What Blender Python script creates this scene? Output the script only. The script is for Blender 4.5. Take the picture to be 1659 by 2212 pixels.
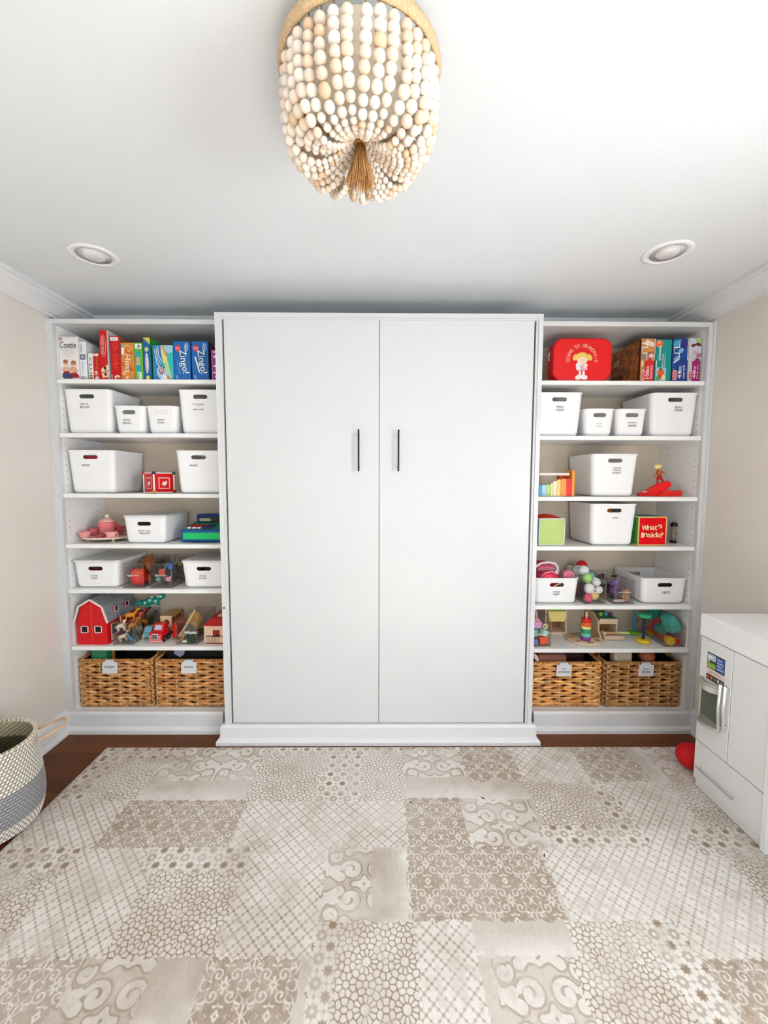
import bpy, bmesh, math, random
import numpy as np
from mathutils import Vector, Matrix, Euler
random.seed(7); RNG = np.random.default_rng(11)
PI = math.pi
for o in list(bpy.data.objects): bpy.data.objects.remove(o)
SC = bpy.context.scene; COL = SC.collection

# ------------------------------------------------------------------ camera
FPX, PITCH, YAW, ROLL = 904.72, .0747, .0062, .0028
CAM = np.array([.0123, -2.1643, 1.4106])
_F = np.array([math.sin(YAW)*math.cos(PITCH), math.cos(YAW)*math.cos(PITCH), -math.sin(PITCH)])
_R0 = np.array([math.cos(YAW), -math.sin(YAW), 0.]); _U0 = np.cross(_R0, _F)
_R = _R0*math.cos(ROLL)+_U0*math.sin(ROLL); _U = _U0*math.cos(ROLL)-_R0*math.sin(ROLL)
cd = bpy.data.cameras.new('camera'); cam = bpy.data.objects.new('camera', cd); COL.objects.link(cam)
cd.sensor_fit = 'VERTICAL'; cd.sensor_height = 24; cd.lens = 24*FPX/2212; cd.clip_start = .02
cam.matrix_world = Matrix(((_R[0], _U[0], -_F[0], CAM[0]), (_R[1], _U[1], -_F[1], CAM[1]), (_R[2], _U[2], -_F[2], CAM[2]), (0, 0, 0, 1)))
SC.camera = cam
# ------------------------------------------------------------------ world, light, exposure
w = bpy.data.worlds.new('daylight'); SC.world = w; w.use_nodes = True
w.node_tree.nodes['Background'].inputs[0].default_value = (.86, .93, 1, 1)
w.node_tree.nodes['Background'].inputs[1].default_value = 1.2
def area(name, loc, rot, sx, sy, power, color):
    l = bpy.data.lights.new(name, 'AREA'); l.shape = 'RECTANGLE'; l.size = sx; l.size_y = sy; l.energy = power; l.color = color
    o = bpy.data.objects.new(name, l); COL.objects.link(o); o.location = loc; o.rotation_euler = rot; return o
area('daylight_right_window', (1.83, -2.35, 1.25), (0, PI/2, 0), 1.25, 1.25, 17, (.90, .95, 1))
area('daylight_rear_window', (.25, -5.26, 1.0), (-PI/2, 0, 0), 2.7, 1.55, 260, (.875, .94, 1))
sl = bpy.data.lights.new('sun', 'SUN'); sl.energy = 31; sl.angle = .01; sl.color = (.97, .99, 1)      # falls through the right window onto the rug behind the camera
so = bpy.data.objects.new('sun', sl); COL.objects.link(so); so.rotation_euler = Vector((-.78, -.33, -.72)).to_track_quat('-Z', 'Y').to_euler()
SC.view_settings.view_transform = 'Standard'; SC.view_settings.look = 'None'; SC.view_settings.gamma = 1
SC.view_settings.use_curve_mapping = False
SC.view_settings.exposure = 1.22

def at(u, v, y):                      # where the sight line through a picture point meets the plane y
    d = _F+_R*(u-829.5)/FPX-_U*(v-1106)/FPX
    p = CAM+d*(y-CAM[1])/d[1]; return Vector(p)
def X(u, v, y): return at(u, v, y).x
def Zt(u, v, y): return at(u, v, y).z

# ------------------------------------------------------------------ materials
def lin(c):
    if isinstance(c, str): c = tuple(int(c[i:i+2], 16)/255 for i in (0, 2, 4))
    return tuple((x/12.92 if x <= .04045 else ((x+.055)/1.055)**2.4) for x in c)+(1,)
_mats = {}
def M(color, rough=.5, spec=.4, metal=0, bump=None, var=None, key=None):
    """procedural principled material; var=(scale, amount) mottles the colour, bump=(scale, strength)"""
    k = (str(color), rough, spec, metal, bump, var)
    if k in _mats: return _mats[k]
    m = bpy.data.materials.new('mat_%03d' % len(_mats)); m.use_nodes = True; nt = m.node_tree; b = nt.nodes['Principled BSDF']
    b.inputs['Roughness'].default_value = rough; b.inputs['Specular IOR Level'].default_value = spec; b.inputs['Metallic'].default_value = metal
    c = lin(color); b.inputs['Base Color'].default_value = c
    tc = nt.nodes.new('ShaderNodeTexCoord')
    sc, am = var or (9, .008)
    n = nt.nodes.new('ShaderNodeTexNoise'); n.inputs['Scale'].default_value = sc; n.inputs['Detail'].default_value = 3
    nt.links.new(tc.outputs['Object'], n.inputs['Vector'])
    r = nt.nodes.new('ShaderNodeMapRange'); r.inputs[1].default_value = .3; r.inputs[2].default_value = .7; r.inputs[3].default_value = 1-am; r.inputs[4].default_value = 1+am
    nt.links.new(n.outputs['Fac'], r.inputs[0])
    mx = nt.nodes.new('ShaderNodeVectorMath'); mx.operation = 'SCALE'; mx.inputs[0].default_value = c[:3]
    nt.links.new(r.outputs[0], mx.inputs['Scale']); nt.links.new(mx.outputs[0], b.inputs['Base Color'])
    if bump:
        n2 = nt.nodes.new('ShaderNodeTexNoise'); n2.inputs['Scale'].default_value = bump[0]; n2.inputs['Detail'].default_value = 2
        nt.links.new(tc.outputs['Object'], n2.inputs['Vector'])
        bp = nt.nodes.new('ShaderNodeBump'); bp.inputs['Strength'].default_value = bump[1]; bp.inputs['Distance'].default_value = .004
        nt.links.new(n2.outputs['Fac'], bp.inputs['Height']); nt.links.new(bp.outputs[0], b.inputs['Normal'])
    _mats[k] = m; return m
def attr_mat(name, rough=.8, bump=None):
    m = bpy.data.materials.new(name); m.use_nodes = True; nt = m.node_tree; b = nt.nodes['Principled BSDF']
    a = nt.nodes.new('ShaderNodeAttribute'); a.attribute_name = 'Col'; nt.links.new(a.outputs['Color'], b.inputs['Base Color'])
    b.inputs['Roughness'].default_value = rough; b.inputs['Specular IOR Level'].default_value = .2
    if bump:
        tc = nt.nodes.new('ShaderNodeTexCoord'); n2 = nt.nodes.new('ShaderNodeTexNoise'); n2.inputs['Scale'].default_value = bump[0]
        nt.links.new(tc.outputs['Object'], n2.inputs['Vector'])
        bp = nt.nodes.new('ShaderNodeBump'); bp.inputs['Strength'].default_value = bump[1]; bp.inputs['Distance'].default_value = .003
        nt.links.new(n2.outputs['Fac'], bp.inputs['Height']); nt.links.new(bp.outputs[0], b.inputs['Normal'])
    return m
def clear_mat(tint=(.985, .985, .985)):
    m = bpy.data.materials.new('clear_acrylic'); m.use_nodes = True; nt = m.node_tree; nt.nodes.remove(nt.nodes['Principled BSDF'])
    out = nt.nodes['Material Output']
    t = nt.nodes.new('ShaderNodeBsdfTransparent'); t.inputs[0].default_value = tint+(1,)
    g = nt.nodes.new('ShaderNodeBsdfGlossy'); g.inputs['Roughness'].default_value = .08
    lw = nt.nodes.new('ShaderNodeLayerWeight'); lw.inputs[0].default_value = .5
    f = nt.nodes.new('ShaderNodeMapRange'); f.inputs[1].default_value = .2; f.inputs[3].default_value = .035; f.inputs[4].default_value = .35; nt.links.new(lw.outputs['Facing'], f.inputs[0])
    mx = nt.nodes.new('ShaderNodeMixShader'); nt.links.new(f.outputs[0], mx.inputs[0]); nt.links.new(t.outputs[0], mx.inputs[1]); nt.links.new(g.outputs[0], mx.inputs[2])
    nt.links.new(mx.outputs[0], out.inputs[0]); return m
CLEAR = clear_mat(); CLEAR_EDGE = M('8A8680', .15, .6)
WHITE = M('F1F1F1', .38, .4); DOORW = M('D9DADB', .33, .4); SHELFW = M('F7F6F4', .4, .35)
TRIM = M('E4E5E6', .35, .4); WALLP = M('E3DCD3', .75, .2, bump=(160, .08), var=(3, .012)); CEILP = M('E4E8EB', .8, .15, bump=(120, .1), var=(2, .01))
BLACK = M('0C0A0A', .35, .5); INK = M('1A1A1A', .6, .2); BINW = M('F6F6F7', .36, .4); LIDW = M('E2E1DF', .42, .4)
RED = M('E5060F', .4, .4); WOOD = M('D9B48C', .55, .3, var=(14, .08)); PALEW = M('E8CDB0', .55, .3, var=(14, .06)); STEEL = M('D8D9DA', .22, .6, metal=.75)

# ------------------------------------------------------------------ mesh builder
class MB:
    def __init__(s): s.v = []; s.f = []; s.mi = []; s.sm = []; s.mats = []; s.col = None; s.X = None; s.cur = WHITE
    def mat(s, m):
        m = m or s.cur
        if m not in s.mats: s.mats.append(m)
        return s.mats.index(m)
    def add(s, vs, fs, m=None, smooth=False, col=None):
        n = len(s.v); i = s.mat(m)
        if s.X is not None: vs = [tuple(s.X @ Vector(p)) for p in vs]
        s.v.extend([tuple(p) for p in vs]); s.f.extend([tuple(n+a for a in f) for f in fs]); s.mi.extend([i]*len(fs)); s.sm.extend([smooth]*len(fs))
        if s.col is not None or col is not None:
            if s.col is None: s.col = [(1, 1, 1, 1)]*n
            s.col.extend([col or (1, 1, 1, 1)]*len(vs))
        return s
    def box(s, x0, x1, y0, y1, z0, z1, m=None):
        vs = [(x, y, z) for z in (z0, z1) for y in (y0, y1) for x in (x0, x1)]
        return s.add(vs, [(0, 2, 3, 1), (4, 5, 7, 6), (0, 1, 5, 4), (2, 6, 7, 3), (0, 4, 6, 2), (1, 3, 7, 5)], m)
    def rbox(s, x0, x1, y0, y1, z0, z1, r=.004, m=None, seg=2):
        bm = bmesh.new(); bmesh.ops.create_cube(bm, size=1)
        for v in bm.verts: v.co = Vector(((x0+x1)/2+v.co.x*(x1-x0), (y0+y1)/2+v.co.y*(y1-y0), (z0+z1)/2+v.co.z*(z1-z0)))
        bmesh.ops.bevel(bm, geom=list(bm.edges), offset=r, segments=seg, profile=.5, affect='EDGES')
        bm.verts.index_update()
        bm.normal_update()
        for flat in (True, False):
            fs = [[v.index for v in f.verts] for f in bm.faces if (max(abs(q) for q in f.normal) > .999) == flat]
            if flat: n0 = len(s.v); s.add([v.co[:] for v in bm.verts], fs, m, False)
            elif fs:
                s.f.extend([tuple(n0+a for a in f) for f in fs]); s.mi.extend([s.mat(m)]*len(fs)); s.sm.extend([seg > 1]*len(fs))
        bm.free(); return s
    def cyl(s, p0, p1, r0, r1=None, m=None, n=16, caps=True):
        r1 = r0 if r1 is None else r1; p0 = Vector(p0); p1 = Vector(p1); d = (p1-p0).normalized()
        a = d.orthogonal().normalized(); b = d.cross(a)
        vs = []
        for p, r in ((p0, r0), (p1, r1)):
            for k in range(n): t = 2*PI*k/n; vs.append(p+(a*math.cos(t)+b*math.sin(t))*r)
        s.add(vs, [(k, (k+1) % n, n+(k+1) % n, n+k) for k in range(n)], m, True)
        if caps:
            s.add(vs[:n], [tuple(range(n))[::-1]], m); s.add(vs[n:], [tuple(range(n))], m)
        return s
    def lathe(s, prof, c=(0, 0, 0), n=24, m=None, sx=1, sy=1, smooth=True, caps=True):
        vs = []
        for r, z in prof:
            for k in range(n): t = 2*PI*k/n; vs.append((c[0]+r*math.cos(t)*sx, c[1]+r*math.sin(t)*sy, c[2]+z))
        fs = []
        for j in range(len(prof)-1):
            for k in range(n): fs.append((j*n+k, j*n+(k+1) % n, (j+1)*n+(k+1) % n, (j+1)*n+k))
        if caps and prof[0][0] > 1e-5: fs.append(tuple(range(n))[::-1])
        if caps and prof[-1][0] > 1e-5: fs.append(tuple((len(prof)-1)*n+k for k in range(n)))
        return s.add(vs, fs, m, smooth)
    def sph(s, c, r, m=None, nu=12, nv=8, rot=None, col=None):
        if not isinstance(r, (tuple, list)): r = (r, r, r)
        vs = [(0, 0, -1)]
        for j in range(1, nv):
            a = -PI/2+PI*j/nv
            for k in range(nu): t = 2*PI*k/nu; vs.append((math.cos(a)*math.cos(t), math.cos(a)*math.sin(t), math.sin(a)))
        vs.append((0, 0, 1)); N = len(vs)-1
        fs = [(0, 1+(k+1) % nu, 1+k) for k in range(nu)]
        for j in range(nv-2):
            for k in range(nu): a = 1+j*nu; fs.append((a+k, a+(k+1) % nu, a+nu+(k+1) % nu, a+nu+k))
        a = 1+(nv-2)*nu; fs += [(a+k, a+(k+1) % nu, N) for k in range(nu)]
        R = rot.to_matrix() if rot is not None else Matrix.Identity(3); C = Vector(c)
        return s.add([C+R @ Vector((p[0]*r[0], p[1]*r[1], p[2]*r[2])) for p in vs], fs, m, True, col)
    def tube(s, pts, r, m=None, n=8, closed=False, col=None, flat=1.0):
        P = [Vector(p) for p in pts]; N = len(P); rr = r if isinstance(r, (list, tuple)) else [r]*N; vs = []
        up = None
        for i, p in enumerate(P):
            if closed: d = (P[(i+1) % N]-P[i-1]).normalized()
            else: d = (P[min(i+1, N-1)]-P[max(i-1, 0)]).normalized()
            if up is None: up = d.orthogonal().normalized()
            up = (up-d*up.dot(d)).normalized(); b = d.cross(up)
            for k in range(n): t = 2*PI*k/n; vs.append(p+(up*math.cos(t)+b*math.sin(t)*flat)*rr[i])
        fs = []
        for i in range(N if closed else N-1):
            j = (i+1) % N
            for k in range(n): fs.append((i*n+k, i*n+(k+1) % n, j*n+(k+1) % n, j*n+k))
        if not closed: fs += [tuple(range(n))[::-1], tuple((N-1)*n+k for k in range(n))]
        return s.add(vs, fs, m, True, col)
    def prism(s, poly, a0, a1, plane='xz', m=None, smooth=False):
        f = {'xz': lambda a, b, c: (a, c, b), 'xy': lambda a, b, c: (a, b, c), 'yz': lambda a, b, c: (c, a, b)}[plane]
        n = len(poly); vs = [f(a, b, a0) for a, b in poly]+[f(a, b, a1) for a, b in poly]
        s.add(vs, [(k, (k+1) % n, n+(k+1) % n, n+k) for k in range(n)], m, smooth)
        return s.add(vs, [tuple(range(n))[::-1], tuple(range(n, 2*n))], m)
    def build(s, name, parent=None, loc=None, label=None):
        me = bpy.data.meshes.new(name); me.from_pydata(s.v, [], s.f)
        for m in s.mats: me.materials.append(m)
        me.polygons.foreach_set('material_index', s.mi); me.polygons.foreach_set('use_smooth', s.sm)
        if s.col is not None:
            ca = me.color_attributes.new('Col', 'FLOAT_COLOR', 'POINT'); ca.data.foreach_set('color', np.array(s.col, dtype=np.float32).ravel())
        bm = bmesh.new(); bm.from_mesh(me); bmesh.ops.recalc_face_normals(bm, faces=bm.faces); bm.to_mesh(me); bm.free(); me.update()
        return link(name, me, parent, loc, label)
def link(name, me, parent=None, loc=None, label=None):
    o = bpy.data.objects.new(name, me); COL.objects.link(o)
    if parent is not None: o.parent = parent
    if loc is not None: o.location = loc
    if label: o['label'] = label
    return o
def tag(o, label, cat, group=None, kind=None):
    o['label'] = label; o['category'] = cat
    if group: o['group'] = group
    if kind: o['kind'] = kind
    return o
def thing(name, label, cat, loc=(0, 0, 0), rz=0, group=None):
    o = bpy.data.objects.new(name, None); COL.objects.link(o); o.empty_display_size = .05
    o.location = loc; o.rotation_euler = (0, 0, rz); return tag(o, label, cat, group)
def structure(o, label=None):
    o['kind'] = 'structure'; o['label'] = label or o.name.replace('_', ' '); o['category'] = label and 'room' or 'room'; return o

_tx = {}
def glyphs(t, shear=0):
    k = (t, shear)
    if k not in _tx:
        c = bpy.data.curves.new('t', 'FONT'); c.body = t; c.shear = shear; c.resolution_u = 2; c.align_x = 'CENTER'; c.space_line = .8
        o = bpy.data.objects.new('t', c); me = bpy.data.meshes.new_from_object(o)
        vs = np.array([v.co[:2] for v in me.vertices]); fs = [tuple(p.vertices) for p in me.polygons]
        bpy.data.objects.remove(o); bpy.data.curves.remove(c); bpy.data.meshes.remove(me)
        vs = vs-(vs.max(0)+vs.min(0))/2; vs = vs/(vs.max(0)-vs.min(0)).clip(1e-6); _tx[k] = (vs, fs)
    return _tx[k]
def text(mb, t, cx, cz, w, h, y, m, rot=0, shear=0, plane='front', bold=0):
    """flat lettering fitted to w x h; rot in degrees; y a number or a function of the height"""
    vs, fs = glyphs(t, shear); a = math.radians(rot); ca, sa = math.cos(a), math.sin(a); out = []
    for px, pz in vs:
        px *= w; pz *= h; q = (px*ca-pz*sa, px*sa+pz*ca)
        X_, Z_ = cx+q[0], cz+q[1]; yy = y(Z_) if callable(y) else y
        if plane == 'front': out.append((X_, yy, Z_))
        elif plane == 'left': out.append((yy, -X_, Z_))     # on a face that looks to -x
        elif plane == 'top': out.append((X_, Z_, yy))
    mb.add(out, fs, m)
def quad(mb, pts, m, y):
    mb.add([(a, y, b) for a, b in pts], [tuple(range(len(pts)))], m)
def disc(mb, cx, cz, rx, rz, y, m, n=20, a=0):
    ca, sa = math.cos(a), math.sin(a)
    mb.add([(cx+rx*math.cos(t)*ca-rz*math.sin(t)*sa, y, cz+rx*math.cos(t)*sa+rz*math.sin(t)*ca) for t in [2*PI*k/n for k in range(n)]], [tuple(range(n))], m)
def rrect(w, d, r, n=5):
    pts = []
    for cx, cy, a0 in ((w/2-r, d/2-r, 0), (-w/2+r, d/2-r, PI/2), (-w/2+r, -d/2+r, PI), (w/2-r, -d/2+r, 1.5*PI)):
        for k in range(n+1): a = a0+PI/2*k/n; pts.append((cx+r*math.cos(a), cy+r*math.sin(a)))
    return pts
def loft(mb, loops, m=None, smooth=True, cap0=True, cap1=False):
    n = len(loops[0]); vs = [p for l in loops for p in l]; fs = []
    for j in range(len(loops)-1):
        for k in range(n): fs.append((j*n+k, j*n+(k+1) % n, (j+1)*n+(k+1) % n, (j+1)*n+k))
    if cap0: fs.append(tuple(range(n))[::-1])
    if cap1: fs.append(tuple((len(loops)-1)*n+k for k in range(n)))
    mb.add(vs, fs, m, smooth)

# ------------------------------------------------------------------ the room
XL, XR, YB, YF, HC = -1.745, 1.772, .45, -5.2, 2.37
def floor_mat():
    m = bpy.data.materials.new('dark_wood_planks'); m.use_nodes = True; nt = m.node_tree; b = nt.nodes['Principled BSDF']; L = nt.links.new
    tc = nt.nodes.new('ShaderNodeTexCoord'); br = nt.nodes.new('ShaderNodeTexBrick')
    br.inputs['Color1'].default_value = lin('74401A'); br.inputs['Color2'].default_value = lin('5A2D10'); br.inputs['Mortar'].default_value = lin('2E1408')
    br.inputs['Scale'].default_value = 1; br.inputs['Brick Width'].default_value = 1.1; br.inputs['Row Height'].default_value = .09; br.inputs['Mortar Size'].default_value = .0015
    mp = nt.nodes.new('ShaderNodeMapping'); L(tc.outputs['Object'], mp.inputs[0]); L(mp.outputs[0], br.inputs['Vector'])
    n = nt.nodes.new('ShaderNodeTexNoise'); mp2 = nt.nodes.new('ShaderNodeMapping'); mp2.inputs['Scale'].default_value = (3, 45, 1); L(tc.outputs['Object'], mp2.inputs[0]); L(mp2.outputs[0], n.inputs['Vector']); n.inputs['Detail'].default_value = 5
    mx = nt.nodes.new('ShaderNodeMix'); mx.data_type = 'RGBA'; mx.blend_type = 'MULTIPLY'; mx.inputs[0].default_value = .7
    rp = nt.nodes.new('ShaderNodeMapRange'); rp.inputs[3].default_value = .5; rp.inputs[4].default_value = 1.4; L(n.outputs['Fac'], rp.inputs[0])
    L(br.outputs['Color'], mx.inputs[6]); L(rp.outputs[0], mx.inputs[7]); L(mx.outputs[2], b.inputs['Base Color'])
    b.inputs['Roughness'].default_value = .42; b.inputs['Specular IOR Level'].default_value = .25; return m
structure(MB().box(XL-.1, XR+.1, YF-.1, YB+.1, -.08, 0, floor_mat()).build('floor'), 'dark brown wooden plank floor')
structure(MB().box(XL-.1, XR+.1, YF-.1, YB+.1, HC, HC+.1, CEILP).build('ceiling'), 'smooth white ceiling')
structure(MB().box(XL-.1, XL, YF, YB, 0, HC, WALLP).build('wall_left'), 'pale greige wall on the left')
structure(MB().box(XL-.1, XR+.1, YB, YB+.1, 0, HC, M('DDD0BE', .75, .2, bump=(160, .08))).build('wall_back'), 'pale greige wall behind the bookcases')  # same wall paint, with the shelves' shade put into a warmer, darker tone
b = MB(); b.cur = WALLP      # right wall, window opening behind the camera
WY0, WY1, WZ0, WZ1 = -3.0, -1.7, .62, 1.9
b.box(XR, XR+.1, WY1, YB, 0, HC).box(XR, XR+.1, YF, WY0, 0, HC).box(XR, XR+.1, WY0, WY1, 0, WZ0).box(XR, XR+.1, WY0, WY1, WZ1, HC)
structure(b.build('wall_right'), 'pale greige wall on the right')
b = MB(); b.cur = WALLP; VX0, VX1, VZ0, VZ1 = -1.15, 1.65, .22, 1.88
b.box(XL-.1, VX0, YF-.1, YF, 0, HC).box(VX1, XR+.1, YF-.1, YF, 0, HC).box(VX0, VX1, YF-.1, YF, 0, VZ0).box(VX0, VX1, YF-.1, YF, VZ1, HC)
structure(b.build('wall_front'), 'wall behind the camera with a window')
b = MB(); b.cur = TRIM
for y0, y1, z0, z1 in ((WY0-.07, WY0, WZ0-.07, WZ1+.07), (WY1, WY1+.07, WZ0-.07, WZ1+.07), (WY0, WY1, WZ0-.07, WZ0), (WY0, WY1, WZ1, WZ1+.07)): b.box(XR-.02, XR, y0, y1, z0, z1)
structure(b.build('window_1'), 'white window casing on the right wall')
b = MB(); b.cur = TRIM
for x0, x1, z0, z1 in ((VX0-.07, VX0, VZ0-.07, VZ1+.07), (VX1, VX1+.07, VZ0-.07, VZ1+.07), (VX0, VX1, VZ0-.07, VZ0), (VX0, VX1, VZ1, VZ1+.07)): b.box(x0, x1, YF, YF+.02, z0, z1)
structure(b.build('window_2'), 'white window casing behind the camera')
# crown moulding: stepped cove profile, (out from wall, height)
CR = [(0, 2.268), (.012, 2.268), (.014, 2.283), (.022, 2.287), (.030, 2.302), (.046, 2.326), (.060, 2.338), (.064, 2.348), (.076, 2.352), (.078, HC), (0, HC)]
structure(MB().prism([(XL+a, z) for a, z in CR], YF, YB, 'xz', TRIM).build('trim_1'), 'white crown moulding on the left')
structure(MB().prism([(XR-a, z) for a, z in CR], YF, YB, 'xz', TRIM).build('trim_2'), 'white crown moulding on the right')
structure(MB().prism([(YB-a, z) for a, z in CR], XL, XR, 'yz', TRIM).build('trim_3'), 'white crown moulding above the bookcases')
BB = [(0, 0), (.028, 0), (.028, .012), (.020, .024), (.015, .028), (.015, .115), (.010, .128), (.004, .135), (0, .135)]
structure(MB().prism([(XL+a, z) for a, z in BB], YF, .09, 'xz', TRIM).build('baseboard_left'), 'white baseboard on the left wall')
structure(MB().prism([(XR-a, z) for a, z in BB], YF, .09, 'xz', TRIM).build('baseboard_right'), 'white baseboard on the right wall')

# ------------------------------------------------------------------ wall bed cabinet
HW = .825; HT = 2.247
t = thing('wall_bed_cabinet', 'large white wall bed cabinet with two tall plain doors between the bookcases', 'cabinet', (0, 0, 0))
b = MB(); b.cur = DOORW
b.box(-HW, -HW+.022, 0, .44, .10, HT).box(HW-.022, HW, 0, .44, .10, HT).box(-HW+.022, HW-.022, 0, .44, HT-.022, HT)
b.box(-HW+.022, -HW+.033, .007, .03, .10, HT-.022).box(HW-.033, HW-.022, .007, .03, .10, HT-.022).box(-HW+.033, HW-.033, .007, .03, HT-.030, HT-.022)
b.box(-HW+.022, HW-.022, .06, .43, .10, HT-.022, M('4A3B35', .8)).build('frame', t)
def skirting(x0, x1, yf, name, par, top=.103, ends=True, mat=TRIM):
    b = MB(); b.cur = mat
    prof = [(yf+.03, 0), (yf-.018, 0), (yf-.018, .018), (yf-.014, .026), (yf-.006, .032), (yf, .036), (yf, top-.012), (yf+.004, top-.006), (yf+.008, top), (yf+.03, top)]
    if not ends: b.prism(prof, x0, x1, 'yz')
    else:       # mitred returns: the same profile widens at both ends
        vs = []; n = len(prof)
        for sgn in (-1, 1):
            for y, z in prof:
                vs.append(((x0 if sgn < 0 else x1)+sgn*(yf+.0-min(y, yf+.008)), y, z))
        for sgn in (-1, 1):
            for y, z in prof: vs.append(((x0 if sgn < 0 else x1)+sgn*(yf+.0-min(y, yf+.008)), yf+.103, z))
        fs = [(k, (k+1) % n, n+(k+1) % n, n+k) for k in range(n)]+[(k, (k+1) % n, 2*n+(k+1) % n, 2*n+k) for k in range(n)]+[(n+k, n+(k+1) % n, 3*n+(k+1) % n, 3*n+k) for k in range(n)]
        fs += [tuple(range(2*n, 3*n)), tuple(range(3*n, 4*n)), tuple(2*n+k for k in range(n))]
        b.add(vs, fs)
    return b.build(name, par)
skirting(-HW-.022, HW+.022, -.014, 'skirting_board', t)
for s_, x0, x1 in ((-1, -.7835, -.0012), (1, .0012, .7835)):
    d = MB().rbox(x0, x1, .008, .028, .106, 2.217, .0015, DOORW, 1).build('door', t)
    hx = -.104 if s_ < 0 else .098
    b = MB(); b.cur = BLACK
    b.rbox(hx-.0045, hx+.0045, -.032, -.023, 1.458, 1.668, .001, seg=1)
    for z in (1.482, 1.644): b.cyl((hx, .008, z), (hx, -.026, z), .0045)
    b.build('handle', d, label='slim black bar handle')
MB().cyl((-.814, .0, .741), (-.814, -.002, .741), .006, m=M('8A8A80', .3, .5, metal=.8)).build('screw_cap', t)
p = at(482, 1310, 0)

# ------------------------------------------------------------------ bookcases
BY = .094
def bookcase(side, shelves, label):
    s = -1 if side == 'left' else 1
    xo = XL+.001 if s < 0 else XR-.001; xi = s*1.708 if s < 0 else 1.738; xm = s*(HW+.0005)
    t = thing('built_in_bookcase', label, 'bookcase', ((xo+xm)/2, BY, 0), group=None); ox, oy = (xo+xm)/2, BY
    def bx(b, x0, x1, y0, y1, z0, z1, m=None): b.box(min(x0, x1)-ox, max(x0, x1)-ox, y0-oy, y1-oy, z0, z1, m)
    b = MB(); b.cur = SHELFW
    bx(b, xi, xi+s*.018, BY+.030, YB-.002, .1, HT-.024)
    hole = M('6B655E', .8)
    for yy in (.145, .375):          # shelf pin holes
        z = .2
        while z < 2.2:
            x = xi-s*.0004-ox; n = 8
            b.add([(x, yy-oy+.0028*math.cos(2*PI*k/n), z+.0028*math.sin(2*PI*k/n)) for k in range(n)], [tuple(range(n))], hole); z += .038 if yy < .2 else .038
    b.build('side_panel', t)
    b = MB(); b.cur = SHELFW; bx(b, xm, xm+s*.012, BY+.02, YB-.002, .1, HT-.024); b.build('side_panel', t)
    b = MB(); b.cur = DOORW; bx(b, xm, xi, BY+.002, YB-.001, HT-.024, HT); b.build('top_panel', t)
    b = MB(); b.cur = DOORW                                     # face stile with a raised filler strip at the wall
    bx(b, xi, xi+s*.020, BY+.004, BY+.03, .1, HT); bx(b, xi+s*.020, xo, BY-.004, BY+.03, .1, HT+.002); b.build('face_stile', t)
    for z in shelves:
        b = MB(); b.cur = SHELFW; b.rbox(min(xm+s*.012, xi)-ox, max(xm+s*.012, xi)-ox, BY+.016-oy, YB-.002-oy, z-.023, z-.0006, .0015, seg=1); b.build('shelf', t)
    b = MB(); b.cur = SHELFW; bx(b, xm+s*.012, xi, BY+.028, YB-.002, .095, .1176); b.build('bottom_panel', t)
    o = skirting(*sorted((s*.8712, xo)), BY-.004, 'skirting_board', None, .118, ends=False); o.parent = t; o.location = (-ox, -oy, 0)
    return t
LS = [1.9435, 1.6607, 1.3374, 1.061, .8106, .4874]; RS = [1.947, 1.655, 1.3265, 1.053, .722, .475]
bookcase('left', LS, 'white built-in bookcase on the left of the wall bed')
bookcase('right', RS, 'white built-in bookcase on the right of the wall bed')
FY = .132                       # where the fronts of the stored things stand

# ------------------------------------------------------------------ recessed lights
def downlight(x, y, label):
    t = thing('recessed_light', label, 'ceiling light', (x, y, HC), group='recessed lights in the ceiling')
    b = MB(); b.cur = M('F4F5F6', .35)
    b.lathe([(.066, .0), (.068, -.006), (.086, -.006), (.094, -.003), (.096, -.0005), (.066, -.0004)], n=48); b.build('trim_ring', t)
    MB().lathe([(.066, -.005), (.060, -.003), (.054, -.0012), (.0, -.001)], n=40, m=M('EFEEED', .35, .5)).build('baffle', t)
    MB().lathe([(0, -.014), (.026, -.013), (.040, -.009), (.046, -.0025), (.046, -.0012)], n=40, m=M('DEDDDB', .25, .5), ).build('lamp_lens', t)
downlight(-1.222, -.285, 'white round recessed light in the ceiling above the left bookcase')
downlight(1.212, -.335, 'white round recessed light in the ceiling above the right bookcase')

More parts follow.
